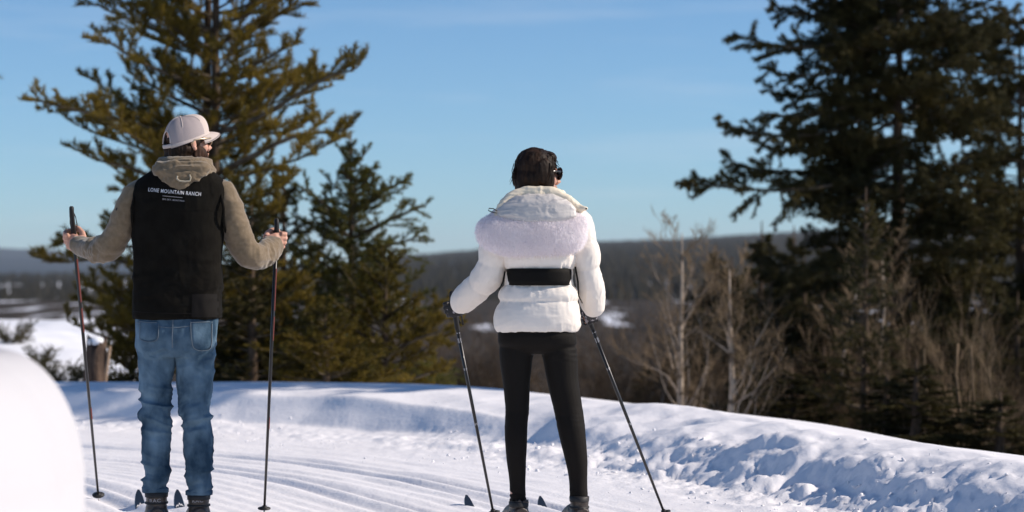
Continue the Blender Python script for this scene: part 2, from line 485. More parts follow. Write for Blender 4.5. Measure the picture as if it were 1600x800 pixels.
def land(name, Y0, Y1, rows, cols_u, ridge, foot_v, material, power=1.0, nseed=1, amp=1.0, back=True):
    """a hillside between two distances; ridge gives the rows of its skyline in the photo at the far edge"""
    V = []; us = np.linspace(cols_u[0], cols_u[1], 160)
    rv = np.interp(us, [r[0] for r in ridge], [r[1] for r in ridge])
    for k in range(rows):
        f = k / (rows - 1); Y = Y0 + (Y1 - Y0) * f
        z0 = CAM_Z + (HOR - foot_v) / FPX * Y0; z1 = CAM_Z + (HOR - rv) / FPX * Y1
        z = z0 + (z1 - z0) * f ** power
        x = (us - 800) / FPX * Y1 * (0.35 + 0.65 * f)
        V.append(np.stack([x, np.full_like(x, Y), z], 1))
    if back:
        for q, dz in ((1.25, .8), (1.6, -.6)):
            x = (us - 800) / FPX * Y1; z = CAM_Z + (HOR - rv) / FPX * Y1
            V.append(np.stack([x, np.full_like(x, Y1 * q), z - abs(z1).max() * (1 - dz)], 1))
    V = np.concatenate(V); n = 160; rws = len(V) // n
    wl = (Y1 - Y0) / 6
    V[:, 2] += amp * fbm(V / wl, 5, nseed)
    idx = np.arange(rws * n).reshape(rws, n)
    Fq = np.stack([idx[:-1, :-1], idx[:-1, 1:], idx[1:, 1:], idx[1:, :-1]], -1).reshape(-1, 4)
    me = mesh_from(name, V, Fq)
    return add(name, me, material, kind='structure'), V

Mh1 = hill_mat('forested_ridge', (0.013, 0.013, 0.013), (0.028, 0.024, 0.020), (.62, .64, .70), .565, .0120, (1, .06, 1))
Mh2 = hill_mat('left_forest', (0.022, 0.022, 0.022), (0.045, 0.040, 0.036), (.80, .82, .86), .470, .0150, (1, .04, 1))
Mh3 = hill_mat('haze_blue_mountain', (0.012, 0.022, 0.036), (0.02, 0.032, 0.05), (.5, .55, .62), .70, .004, (1, .03, 1))  # blue of distant haze mixed into the forest colours
land('valley_floor', 120, 700, 20, (-2200, 3600), [(-3000, 470), (4000, 470)], 690, hill_mat('valley', (0.026, 0.022, 0.018), (0.065, 0.048, 0.034), (.72, .74, .8), .570, .060, (1, .08, 1)), 1.0, 3, 1.2, back=False)
land('forested_hill', 600, 4200, 60, (380, 2600), [(380, 470), (500, 430), (600, 408), (680, 403), (760, 396), (860, 390), (930, 385), (1060, 381), (1200, 372), (1400, 360), (1700, 352), (2600, 380)], 560, Mh1, .8, 7, 4)
land('snowy_forest_slope', 500, 2600, 60, (-1800, 560), [(-1800, 425), (-400, 436), (0, 434), (100, 432), (200, 433), (300, 436), (560, 450)], 540, Mh2, .9, 9, 3)
land('blue_mountain', 5000, 10500, 40, (-3500, 2000), [(-3500, 370), (-1200, 360), (-200, 378), (0, 386), (50, 390), (95, 396), (150, 399), (210, 404), (320, 412), (480, 420), (700, 424), (2000, 425)], 440, Mh3, .9, 11, 40)

# haze: one closed box of even air round the place
def haze_box():
    mb = MB(); mb.box((0, 8500, 120), (15000, 9500, 180)); me = mb.mesh('haze', False)
    m = bpy.data.materials.new('haze_air'); m.use_nodes = True
    t = m.node_tree
    for n in list(t.nodes):
        if n.type != 'OUTPUT_MATERIAL': t.nodes.remove(n)
    v = t.nodes.new('ShaderNodeVolumePrincipled')
    v.inputs['Color'].default_value = (.78, .88, 1.0, 1)
    v.inputs['Density'].default_value = HAZE
    t.links.new(v.outputs[0], [n for n in t.nodes if n.type == 'OUTPUT_MATERIAL'][0].inputs['Volume'])
    add('haze', me, m, kind='stuff')
HAZE = 5e-5
haze_box()

# conifers one can no longer pick apart, along the far ridge and slopes
def far_forest(name, n, seed, Ya, Yb, ua, ub, ridge, foot_v, hgt, power, matl):
    rng = np.random.default_rng(seed)
    f = 1 - (rng.random(n)) ** 1.6; u = ua + (ub - ua) * rng.random(n)
    Y0, Y1 = Ya, Yb; Y = Y0 + (Y1 - Y0) * f
    rv = np.interp(u, [r[0] for r in ridge], [r[1] for r in ridge])
    z0 = CAM_Z + (HOR - foot_v) / FPX * Y0; z1 = CAM_Z + (HOR - rv) / FPX * Y1
    z = z0 + (z1 - z0) * f ** power; x = (u - 800) / FPX * Y1 * (0.35 + 0.65 * f)
    keep = vnoise(np.stack([x * .006, Y * .004, 0 * x], 1), 5) > -.35
    x, Y, z = x[keep], Y[keep], z[keep]; m = len(x)
    h = hgt * (.6 + .8 * rng.random(m)); r = h * (.17 + .08 * rng.random(m)); a0 = rng.random(m) * 6
    rings = [np.stack([x + r * np.cos(a0 + k * 1.2566), Y + r * np.sin(a0 + k * 1.2566), z - .5], 1) for k in range(5)]
    V = np.stack(rings + [np.stack([x, Y, z + h], 1)], 1).reshape(-1, 3)
    o = (np.arange(m) * 6)[:, None]
    F = np.concatenate([o + [k, (k + 1) % 5, 5] for k in range(5)])
    add(name, mesh_from(name, V, F, False), matl, kind='stuff')
RIDGE1 = [(380, 470), (500, 430), (600, 408), (680, 403), (760, 396), (860, 390), (930, 385), (1060, 381), (1200, 372), (1400, 360), (1700, 352), (2600, 380)]
RIDGE2 = [(-1800, 425), (-400, 436), (0, 434), (100, 432), (200, 433), (300, 436), (560, 450)]
M['far_f'] = foliage('far_needles', (0.022, 0.020, 0.014), (0.04, 0.034, 0.02), .01)
far_forest('far_forest', 26000, 1, 600, 4200, 420, 1800, RIDGE1, 560, 9.0, .8, M['far_f'])
far_forest('far_forest', 9000, 2, 500, 2600, -300, 560, RIDGE2, 540, 7.0, .9, M['far_f'])
# ------------------------------------------------------------------ trees
def needles_mesh(A, B, rng, per_m, nlen, nwid, spread, cup=0.0, name='crown', lift=0.0):
    """needle blades set along many twigs A->B (arrays n,3)"""
    A = np.asarray(A); B = np.asarray(B)
    L = np.linalg.norm(B - A, axis=1)
    cnt = np.maximum(2, (L * per_m).astype(int))
    idx = np.repeat(np.arange(len(A)), cnt)
    N = len(idx)
    t = rng.random(N)
    D = (B - A) / np.maximum(L, 1e-6)[:, None]
    p = A[idx] + (B - A)[idx] * t[:, None]
    d = D[idx]
    r = rng.normal(size=(N, 3)); r -= d * (r * d).sum(1)[:, None]; r /= np.linalg.norm(r, axis=1)[:, None] + 1e-9
    v = d * (1 - spread) + r * spread + np.array([0, 0, lift]); v /= np.linalg.norm(v, axis=1)[:, None]
    w = np.cross(v, rng.normal(size=(N, 3))); w /= np.linalg.norm(w, axis=1)[:, None] + 1e-9
    ln = nlen * (0.7 + .6 * rng.random(N))[:, None]; wd = nwid * (0.7 + .6 * rng.random(N))[:, None]
    V = np.stack([p - w * wd * .5, p + w * wd * .5, p + v * ln], 1).reshape(-1, 3)
    F = np.arange(N * 3).reshape(-1, 3)
    return V, F

def side_twigs(pts, n, ang, lenfn, rng, roll=0.5, lift=0.0, s0=0.12, jit=0.25, planar=True):
    """side shoots off a polyline; returns (A,B)"""
    pts = np.asarray(pts, float); k = len(pts)
    s = s0 + (1 - s0) * (np.arange(n) + rng.random(n)) / n
    x = s * (k - 1); i = np.minimum(x.astype(int), k - 2); f = (x - i)[:, None]
    p = pts[i] * (1 - f) + pts[i + 1] * f
    T = pts[i + 1] - pts[i]; T /= np.linalg.norm(T, axis=1)[:, None] + 1e-9
    S = np.cross(T, [0, 0, 1.0]); S /= np.linalg.norm(S, axis=1)[:, None] + 1e-9
    U = np.cross(S, T)
    sg = np.where(np.arange(n) % 2 == 0, 1, -1)
    if planar: th = rng.normal(size=n) * roll + np.where(sg > 0, 0, math.pi)
    else: th = rng.random(n) * 2 * math.pi
    a = ang * (1 + jit * rng.normal(size=n))
    d = T * np.cos(a)[:, None] + (S * np.cos(th)[:, None] + U * np.sin(th)[:, None]) * np.sin(a)[:, None]
    d[:, 2] += lift; d /= np.linalg.norm(d, axis=1)[:, None]
    l = lenfn(s) * (0.6 + .7 * rng.random(n))
    return p, p + d * l[:, None]

def second_twigs(A, B, m, ang, frac, rng, lift=0.0):
    n = len(A)
    idx = np.repeat(np.arange(n), m)
    s = 0.2 + 0.75 * (np.tile(np.arange(m), n) + rng.random(n * m)) / m
    D = (B - A)[idx]; L = np.linalg.norm(D, axis=1)
    p = A[idx] + D * s[:, None]
    D = D / (L[:, None] + 1e-9)
    r = rng.normal(size=(n * m, 3)); r -= D * (r * D).sum(1)[:, None]; r /= np.linalg.norm(r, axis=1)[:, None] + 1e-9
    r[:, 2] *= 0.6
    d = D * math.cos(ang) + r * math.sin(ang); d[:, 2] += lift; d /= np.linalg.norm(d, axis=1)[:, None]
    l = L * frac * (1.1 - s * .7) * (0.7 + .6 * rng.random(n * m))
    return p, p + d * l[:, None]

def branch_curve(p0, az, length, rise0, rise1, rng, k=9, wob=0.05):
    """limb that leaves the trunk at slope rise0 and ends at slope rise1"""
    pts = [np.array(p0, float)]; st = length / (k - 1); a = az
    for i in range(1, k):
        f = i / (k - 1); r = rise0 + (rise1 - rise0) * f
        a += rng.normal() * wob
        d = np.array([math.cos(a) * math.cos(r), math.sin(a) * math.cos(r), math.sin(r + rng.normal() * wob)])
        pts.append(pts[-1] + d * st)
    return np.array(pts)

def limb_tubes(curves, r0, name='limbs', n=5):
    mb = MB()
    for c, r in zip(curves, r0):
        k = len(c); mb.tube(c, [r * (1 - .85 * i / (k - 1)) + .002 for i in range(k)], n=n)
    return mb.mesh(name)

def twig_sticks(A, B, w):
    """thin three-sided twigs"""
    A = np.asarray(A); B = np.asarray(B); n = len(A)
    D = B - A; D /= np.linalg.norm(D, axis=1)[:, None] + 1e-9
    u = np.cross(D, np.array([.3, .5, .8])); u /= np.linalg.norm(u, axis=1)[:, None]; v = np.cross(D, u)
    w = np.broadcast_to(np.asarray(w, float), (n,))[:, None]
    c = [(1, 0), (-.5, .866), (-.5, -.866)]
    V = np.concatenate([np.stack([A + (u * a + v * b) * w for a, b in c], 1), np.stack([B + (u * a + v * b) * w * .3 for a, b in c], 1)], 1).reshape(-1, 3)
    o = (np.arange(n) * 6)[:, None]
    F = np.concatenate([o + [0, 1, 4, 3], o + [1, 2, 5, 4], o + [2, 0, 3, 5]], 0)
    return V, F

def trunk_mesh(h, r, rng, lean=(0, 0), n=10, bend=.02, top=0.0):
    k = 14; pts = []; x = y = 0
    for i in range(k):
        f = i / (k - 1); x += rng.normal() * bend * h / k; y += rng.normal() * bend * h / k
        pts.append((lean[0] * f + x * (i > 0), lean[1] * f + y * (i > 0), h * f))
    mb = MB(); mb.tube(pts, [r * (1 - f_) ** .85 + .006 + (r * .35 if i == 0 else 0) for i, f_ in enumerate(np.linspace(0, 1, k))], n=n)
    P_ = np.array(pts)
    at = lambda z: np.array([np.interp(z, P_[:, 2], P_[:, 0]), np.interp(z, P_[:, 2], P_[:, 1]), z])
    return mb.mesh('trunk'), at

def conifer_parts(seed, H, rad, trunk_r, whorl, per, style, needle, spread=.55, z0=.06, custom=(), density=1.0, fill=True, lean=(0, 0), twn=9, sub=5, prof=None):
    """style: (rise at trunk, rise at tip) for low limbs and for top limbs; rad(f) crown radius at height fraction f"""
    rng = np.random.default_rng(seed)
    tm, at = trunk_mesh(H, trunk_r, rng, lean)
    curves = []; radii = []
    z = H * z0
    if fill:
        while z < H * .985:
            f = z / H
            for q in range(per):
                az = rng.random() * 2 * math.pi
                L = rad(f) * (0.62 + .55 * rng.random())
                lo, hi = style
                r0 = lo[0] + (hi[0] - lo[0]) * f; r1 = lo[1] + (hi[1] - lo[1]) * f
                if L > .08:
                    curves.append(branch_curve(at(min(z + rng.normal() * whorl * .25, H * .99)), az, L, r0 + rng.normal() * .08, r1 + rng.normal() * .12, rng))
                    radii.append(0.006 + 0.006 * L)
            z += whorl * (0.8 + .4 * rng.random()) * (1 - .45 * f)
    for c in custom:
        curves.append(resample(np.asarray(c, float), .25)); radii.append(.014 + .0012 * len(curves[-1]))
    per_m, nlen, nwid, lift = needle
    AA = []; BB = []; SA = []; SB = []
    for c in curves:
        L = np.linalg.norm(np.diff(c, axis=0), axis=1).sum()
        n = max(4, int(L * twn * density))
        tl = (prof or (lambda s, L: L * (.12 + .42 * (1 - s))))
        A, B = side_twigs(c, n, R(52), lambda s: np.minimum(tl(s, L), 1.5), rng, roll=.55, lift=lift * .6)
        A2, B2 = second_twigs(A, B, sub, R(42), .42, rng, lift * .8)
        AA += [A, A2, c[2:-1], ]; BB += [B, B2, c[3:]]
        SA.append(A); SB.append(B)
    A = np.concatenate(AA); B = np.concatenate(BB)
    V, F = needles_mesh(A, B, rng, per_m, nlen, nwid, spread, lift=lift)
    crown = mesh_from('crown', V, F, False)
    sv, sf = twig_sticks(np.concatenate(SA), np.concatenate(SB), .006)
    lm = limb_tubes(curves, radii)
    # put side shoots into the same mesh as the limbs
    b = MB(); b.V = [coords(lm), sv]; n0 = len(lm.vertices)
    b.F = [tuple(p.vertices) for p in lm.polygons] + [tuple(int(i) + n0 for i in f) for f in sf]
    bpy.data.meshes.remove(lm)
    return tm, b.mesh('limbs'), crown

def plant_tree(name, label, cat, loc, parts, mats, group=None, rz=0, sc=1.0):
    t = thing(name, label, cat, loc, group)
    t.rotation_euler.z = rz; t.scale = (sc, sc, sc)
    for nm, me, mt in zip(('trunk', 'limbs', 'crown'), parts, mats):
        if me is None: continue
        add(nm, me, mt, t)
    return t
def copy_tree(src, loc, rz, sc, label, name=None, mats=None):
    t = src.copy(); COL.objects.link(t); t.location = loc; t.rotation_euler.z = rz
    t.scale = (sc, sc, sc) if not hasattr(sc, '__len__') else sc
    t['label'] = label
    for ch in src.children:
        c = ch.copy(); COL.objects.link(c); c.parent = t
    return t

def loc_at(u, Y, dz=0):
    x = (u - 800) / FPX * Y
    return Vector((x, Y, gz(x, Y) + dz))

# --- tall pine on the left, with the long upturned boughs seen against the sky
YP = 21.0
base = loc_at(330, YP)
def off(u, v, dy=0.0):  # bough point relative to the pine's base
    p = P(u, v, YP + dy); return (p.x - base.x, p.y - base.y, p.z - base.z)
boughs = []
for pts in [
    [(322, 235, 0), (255, 205, -.4), (190, 190, -.7), (120, 172, -.9), (75, 162, -1.0), (35, 148, -1.1)],
    [(322, 200, 0), (270, 195, -.3), (225, 200, -.5), (165, 180, -.7), (130, 160, -.7)],
    [(325, 285, 0), (270, 290, -.2), (205, 262, -.5), (150, 250, -.6), (112, 228, -.7)],
    [(322, 330, 0), (260, 318, -.1), (200, 300, -.1), (150, 292, -.2)],
    [(330, 140, 0), (270, 118, -.4), (215, 95, -.6), (170, 65, -.8), (145, 48, -.8)],
    [(330, 90, 0), (270, 60, .3), (215, 35, .5), (165, 15, .6), (140, -4, .6)],
    [(330, 180, 0), (265, 150, .4), (215, 120, .5), (185, 108, .6)],
    [(335, 210, 0), (400, 185, -.3), (460, 150, -.5), (515, 118, -.6), (550, 110, -.6), (572, 92, -.6)],
    [(335, 160, 0), (395, 140, .3), (450, 125, .5), (500, 128, .6), (525, 112, .6)],
    [(335, 275, 0), (400, 240, -.3), (455, 215, -.5), (500, 207, -.6), (535, 205, -.7), (560, 188, -.7)],
    [(335, 225, 0), (390, 205, .4), (440, 210, .5), (480, 190, .6), (492, 172, .6)],
    [(335, 120, 0), (400, 100, -.2), (445, 75, -.3), (478, 62, -.3)],
    [(335, 70, 0), (390, 50, .3), (440, 20, .4), (470, -5, .4)],
    [(335, 40, 0), (395, 20, -.3), (450, -20, -.4)],
    [(338, 340, 0), (385, 315, -.2), (430, 300, -.3), (468, 268, -.4)],
    [(338, 380, 0), (390, 350, -.4), (430, 325, -.5), (445, 300, -.5)],
    [(322, 420, 0), (250, 420, -.4), (170, 405, -.7), (95, 410, -.9), (40, 405, -1.0)],
    [(322, 400, 0), (250, 388, -.1), (190, 385, -.1), (120, 372, -.2), (72, 372, -.2)],
    [(322, 380, 0), (250, 360, .3), (190, 350, .5), (160, 338, .5)],
    [(322, 460, 0), (260, 460, -.3), (200, 470, -.5), (150, 450, -.6), (120, 440, -.6)],
    [(322, 500, 0), (260, 510, -.4), (200, 515, -.6), (160, 500, -.8)],
    [(322, 540, 0), (250, 555, -.3), (200, 560, -.5), (165, 545, -.5)],
    [(338, 480, 0), (400, 470, -.3), (440, 455, -.4), (470, 430, -.5)],
    [(338, 540, 0), (400, 545, -.4), (440, 540, -.5), (480, 520, -.5)],
    [(338, 590, 0), (400, 600, -.2), (450, 590, -.2)],
]:
    boughs.append([off(*p) for p in pts])
pine_rad = lambda f: (1.42 if f < .72 else 1.35 - (f - .72) * 2.2) * (0.75 + .25 * math.sin(f * 23))
pine_parts = conifer_parts(11, 6.4, pine_rad, .055, .15, 3, ((.05, .45), (.35, .8)), (380, .056, .0072, .50), .66, .04, boughs, 1.0, True, twn=10, sub=5,
                  prof=lambda s, L: .20 + .34 * (1 - s) * np.minimum(1, L / 1.5))
pine = plant_tree('pine_tree', 'tall golden-green pine with long upturned boughs behind the skier in the black vest', 'tree', base, pine_parts, (M['bark'], M['limb'], M['pine_f']))
# second stem of the same clump
rng = np.random.default_rng(5)
tm2, _ = trunk_mesh(6.2, .06, rng, (.12, .0), bend=.03)
o2 = add('trunk', tm2, M['bark'], pine); o2.location = (-.13, .25, 0)

# --- young fir in the middle with a bare leader
YF = 22.5
basef = loc_at(548, YF)
fH = P(552, 205, YF).z - basef.z
def fir_rad(f): return max(0.03, 1.25 * (1 - f) ** .78 * (1 if f < .84 else .5))
fir = conifer_parts(23, fH, fir_rad, .055, .12, 4, ((.0, .28), (.55, .95)), (360, .034, .0072, .12), .55, .05,
    [[tuple(P(a, b, YF + d) - basef) for a, b, d in pp_] for pp_ in (
        [(552, 372, 0), (590, 352, -.3), (640, 330, -.5), (690, 312, -.6)], [(552, 330, 0), (590, 305, .2), (625, 285, .3), (650, 268, .3)],
        [(552, 350, 0), (510, 320, -.2), (480, 300, -.3), (465, 285, -.3)], [(552, 262, 0), (570, 240, 0), (585, 222, 0)], [(552, 400, 0), (600, 385, -.4), (640, 375, -.6), (665, 360, -.6)],
        [(552, 260, 0), (535, 240, 0), (522, 220, 0)])],
    1.0, True, twn=11, sub=5,
                    prof=lambda s, L: L * (.14 + .36 * (1 - s)) + .04)
plant_tree('fir_tree', 'young green fir with a bare pointed leader between the two skiers', 'tree', basef, fir, (M['bark'], M['limb'], M['young_f']))
# golden young fir to its right, low, boughs reaching right
bg_ = loc_at(600, 20.6)
golden = conifer_parts(31, 1.45, lambda f: max(.03, 1.0 * (1 - f) ** .6), .045, .15, 4, ((.15, .45), (.6, .9)), (280, .042, .0115, .15), .5, .04,
                       [[tuple(P(600, 560, 20.6) - bg_), tuple(P(650, 530, 20.4) - bg_), tuple(P(700, 515, 20.2) - bg_), tuple(P(735, 500, 20.1) - bg_)],
                        [tuple(P(600, 500, 20.6) - bg_), tuple(P(640, 470, 20.4) - bg_), tuple(P(675, 450, 20.3) - bg_)],
                        [tuple(P(600, 600, 20.6) - bg_), tuple(P(650, 590, 20.3) - bg_), tuple(P(690, 575, 20.3) - bg_), tuple(P(715, 560, 20.2) - bg_)]],
                       1.0, True, twn=11, sub=4)
gold_t = plant_tree('fir_tree', 'low golden fir with boughs spreading to the right of the bare-topped fir', 'tree', bg_, golden, (M['bark'], M['limb'], M['gold_f']))
p0 = loc_at(445, 23.5)
mid_fir = conifer_parts(37, 2.9, lambda f: max(.03, 1.05 * (1 - f) ** .7), .06, .16, 4, ((.0, .25), (.5, .8)), (240, .045, .0135, .1), .5, .03, (), 1.0, True, twn=10, sub=5)
mid_t = plant_tree('fir_tree', 'dark bushy fir filling the gap between the pine and the bare-topped fir', 'tree', p0, mid_fir, (M['bark'], M['limb'], M['mid_f']))
copy_tree(mid_t, loc_at(395, 20.2), 1.2, (.8, .8, .62), 'squat fir at the foot of the tall pine, right of the black vest')
copy_tree(gold_t, loc_at(205, 20.8), 2.2, (.36, .36, .72), 'small golden fir left of the blue jeans beside the wooden stump')
copy_tree(gold_t, loc_at(510, 19.6), 4.0, (.75, .75, .55), 'low golden fir at the foot of the bare-topped fir')
# pine off the left edge of the frame whose bough tips reach in
bl = loc_at(-190, 21.0)
side_parts = conifer_parts(41, 6.0, lambda f: 1.0 * (1.1 - f * .6), .08, .40, 3, ((.05, .45), (.35, .8)), (170, .060, .0085, .45), .62, .30,
    [[tuple(P(-190, 130, 21) - bl), tuple(P(-100, 115, 20.8) - bl), tuple(P(-40, 112, 20.7) - bl), tuple(P(4, 96, 20.6) - bl)],
     [tuple(P(-190, 180, 21) - bl), tuple(P(-100, 170, 20.8) - bl), tuple(P(-40, 168, 20.7) - bl), tuple(P(2, 152, 20.6) - bl)]], .7, True, twn=7, sub=3,
    prof=lambda s, L: .16 + .2 * (1 - s))
plant_tree('pine_tree', 'pine past the left edge, only bough tips showing against the sky', 'tree', bl, side_parts, (M['bark'], M['limb'], M['pine_f']))

# --- the great dark spruce on the right
YS = 27.0
bs = loc_at(1400, YS)
def offs(u, v, dy=0.0):
    p = P(u, v, YS + dy); return (p.x - bs.x, p.y - bs.y, p.z - bs.z)
sb = [[offs(*p) for p in pts] for pts in [
    [(1400, 250, 0), (1320, 285, -.5), (1220, 298, -.9), (1130, 292, -1.1), (1085, 285, -1.1), (1055, 282, -1.1)],
    [(1400, 235, 0), (1310, 262, .3), (1220, 268, .6), (1150, 255, .8), (1125, 238, .8)],
    [(1400, 270, 0), (1350, 305, -.3), (1320, 318, -.4), (1290, 325, -.5)],
    [(1400, 160, 0), (1300, 205, -.4), (1210, 212, -.8), (1150, 200, -1.0), (1095, 180, -1.0)],
    [(1400, 190, 0), (1310, 225, .4), (1220, 235, .6), (1160, 215, .8)],
    [(1400, 110, 0), (1300, 150, .3), (1230, 148, .5), (1175, 135, .6)],
    [(1400, 30, 0), (1310, 68, -.4), (1220, 72, -.7), (1165, 60, -.8), (1130, 42, -.8)],
    [(1400, 80, 0), (1310, 110, -.3), (1230, 118, -.6), (1170, 100, -.7)],
    [(1400, -20, 0), (1310, 18, .3), (1230, 20, .5), (1165, 5, .5)],
    [(1400, -60, 0), (1310, -15, -.3), (1230, -12, -.5), (1185, -20, -.5)],
    [(1400, 130, 0), (1300, 175, -.7), (1220, 180, -1.0), (1160, 170, -1.2)],
    [(1400, 250, 0), (1480, 285, -.4), (1560, 300, -.7), (1620, 298, -.9)],
    [(1400, 150, 0), (1480, 190, -.4), (1560, 205, -.7), (1610, 200, -.9)],
    [(1400, 60, 0), (1480, 100, .4), (1560, 115, .6), (1610, 108, .7)],
]]
sp_rad = lambda f: 1.9 * (1.05 - f * .55)
big = conifer_parts(53, 8.2, sp_rad, .14, .21, 5, ((-.42, .10), (-.05, .35)), (300, .050, .0150, -.10), .6, .03, sb, 1.0, True, twn=11, sub=5,
                    prof=lambda s, L: .15 + .30 * np.minimum(1, (1 - s) * 2.5) * min(1, L))
plant_tree('spruce_tree', 'great dark spruce with long drooping boughs, biggest tree on the right', 'tree', bs, big, (M['bark'], M['limb'], M['dark_f']))
b2 = loc_at(1590, 30.5)
big2 = conifer_parts(59, 8.6, lambda f: 1.75 * (1.05 - f * .5), .12, .24, 5, ((-.35, .10), (.0, .4)), (200, .060, .0190, -.05), .55, .03, (), 1.0, True, twn=10, sub=5,
                     prof=lambda s, L: .14 + .22 * L * (1 - s) * .8)
s2 = plant_tree('spruce_tree', 'tall olive spruce at the right edge beside the great dark spruce', 'tree', b2, big2, (M['bark'], M['limb'], M['mid_f']))
# young conifer with a gold tip in front of the great spruce
b3 = loc_at(1352, 22.0)
gt = conifer_parts(61, P(1352, 292, 22).z - b3.z, lambda f: max(.03, .95 * (1 - f) ** .75), .05, .17, 4, ((-.1, .2), (.4, .8)), (200, .042, .010, .05), .5, .03, (), 1.0, True, twn=9, sub=4)
gtt = plant_tree('fir_tree', 'slim fir with a gold-brown tip standing in front of the great dark spruce', 'tree', b3, gt, (M['bark'], M['limb'], M['mid_f']))
# dark spruces filling the hillside behind
proto = conifer_parts(67, 5.2, lambda f: max(.04, 1.35 * (1 - f) ** .8), .09, .25, 5, ((-.25, .15), (.2, .6)), (170, .060, .024, -.02), .55, .02, (), 1.0, True, twn=9, sub=4)
spots = [  # (column, distance, row of the tip, turn, words)
    (1188, 33, 345, 0.3, 'dark spruce whose tip stands just under the lowest long bough'),
    (1240, 36, 352, 1.7, 'dark spruce just right of the tip under the lowest long bough'),
    (1290, 38, 372, 2.9, 'dark spruce far back below the gap of sky'),
    (1120, 37, 378, 4.1, 'dark spruce behind the second aspen from the left'),
    (1160, 34, 430, 5.2, 'low dark spruce right of the second aspen'),
    (1085, 40, 455, 0.9, 'low dark spruce behind the leftmost aspen'),
    (1010, 44, 560, 2.2, 'small dark spruce low down left of the leftmost aspen'),
    (1330, 31, 420, 3.3, 'dark spruce left of the gold-tipped fir'),
    (1420, 26, 455, 1.1, 'dark spruce right of the gold-tipped fir'),
    (1475, 33, 395, 2.5, 'dark spruce under the great spruce, left of the pale bare shrub'),
    (1535, 29, 480, 3.9, 'dark spruce behind the pale bare shrub'),
    (1590, 26, 455, 5.0, 'low dark spruce at the right edge of the forest'),
    (1640, 30, 330, 0.2, 'tall dark spruce cut by the right edge'),
    (1215, 27, 500, 1.9, 'low dark spruce above the middle of the right snow bank'),
    (1290, 24, 540, 3.0, 'low dark spruce close behind the snow bank below the gold-tipped fir'),
    (1480, 22, 590, 4.4, 'low dark spruce close behind the lumpy end of the snow bank'),
    (1560, 20, 610, 0.6, 'lowest dark spruce close behind the bank at the right edge'),
    (1180, 23, 560, 2.0, 'low dark spruce close behind the bank, right of the kinked aspen'),
    (1240, 22.5, 570, 3.4, 'low dark spruce close behind the bank, below the thicket left of the gold-tipped fir'),
    (1430, 20.5, 560, 5.9, 'low dark spruce close behind the bank, left of the tall pale shrub'),
    (1500, 24, 500, 1.4, 'dark spruce just behind the tall pale shrub'),
    (1105, 30, 420, 1.2, 'dark spruce between the two pale aspens, set back'),
    (1145, 29, 400, 2.6, 'dark spruce close behind the kinked aspen, on its right'),
    (1205, 31, 385, 4.6, 'dark spruce left of the brown shrub behind the middle of the right bank'),
    (1255, 29, 400, 0.4, 'dark spruce in the middle of the dark thicket, left of the gold-tipped fir'),
    (1310, 27, 440, 5.4, 'dark spruce touching the left side of the gold-tipped fir'),
    (1385, 21, 580, 5.6, 'low dark spruce close behind the bank, right of the gold-tipped fir'),
]
src = None
for u, Y, v, rz, words in spots:
    l = loc_at(u, Y, -.1); l.z = max(l.z, -3.5)
    h = P(u, v, Y).z - l.z; s = h / 5.2
    w = max(s, .80) * 1.25
    if src is None:
        src = plant_tree('spruce_tree', words, 'tree', l, proto, (M['bark'], M['limb'], M['dark_f']), 'dark spruces on the hillside', rz); src.scale = (w, w, s)
    else:
        copy_tree(src, l, rz, (w, w, s), words)

copy_tree(s2, Vector((8.2, 18.1, gz(8.2, 18.1) - .1)), 1.1, (1.0, 1.0, 1.35), 'tall spruce standing past the right edge, its shadow lying along the trail')
# --- leafless trees and shrubs
def bare(seed, H, r, splits=5, lean=0.0, spread=.5, depth=4, stems=1, up=.25, first=.35, kids=3, kl=.38):
    """returns (thick limbs mesh, fine twig mesh)"""
    rng = np.random.default_rng(seed)
    thick = MB(); A = []; B = []; W = []
    def grow(p, d, L, r_, lev):
        k = 6 if lev < 2 else 4
        pts = [p]; q = p.copy(); dd = d.copy()
        for i in range(k):
            dd = dd + rng.normal(size=3) * (.10 if lev == 0 else .16); dd[2] += up * .25; dd /= np.linalg.norm(dd)
            q = q + dd * L / k; pts.append(q.copy())
        pts = np.array(pts)
        if r_ > .007: thick.tube(pts, [r_ * (1 - (.6 if kl > .3 else .90) * i / k) for i in range(k + 1)], n=6 if lev else 8)
        else:
            A.extend(pts[:-1]); B.extend(pts[1:]); W.extend([r_ * (1 - .6 * i / k) for i in range(k)])
        if lev >= depth: return
        nk = splits if lev == 0 else kids
        for j in range(nk):
            f = (first if lev == 0 else .25) + (1 - (first if lev == 0 else .25)) * (j + rng.random()) / nk
            x = f * k; i = min(int(x), k - 1); b = pts[i] + (pts[i + 1] - pts[i]) * (x - i)
            t = pts[i + 1] - pts[i]; t /= np.linalg.norm(t)
            rv = rng.normal(size=3); rv -= t * rv.dot(t); rv /= np.linalg.norm(rv)
            a = spread * (.7 + .6 * rng.random())
            grow(b, t * math.cos(a) + rv * math.sin(a), L * (kl + kl * .8 * (1 - f) + .1 * rng.random()) if lev else L * kl * ((1.35 - f) * 1.35 if kl < .3 else 1.5 - .5 * f) * (.7 + .6 * rng.random()), max(r_ * (1 - .65 * f) * (.45 if kl > .3 else .24 if lev == 0 else .5), .0020 if kl > .3 else .0030), lev + 1)
    for s_ in range(stems):
        a = rng.random() * 6.28; b = rng.random() * .12
        dx = (lean if stems == 1 else rng.normal() * spread * .55)
        d = np.array([dx, rng.normal() * .12 if stems > 1 else 0, 1.0]); d /= np.linalg.norm(d)
        grow(np.array([math.cos(a) * b, math.sin(a) * b, 0.0]) * (stems > 1), d, H * (1 if stems == 1 else .6 + .4 * rng.random()), r, 0)
    V, F = twig_sticks(np.array(A), np.array(B), np.array(W))
    return thick.mesh('trunk'), mesh_from('twigs', V, F)
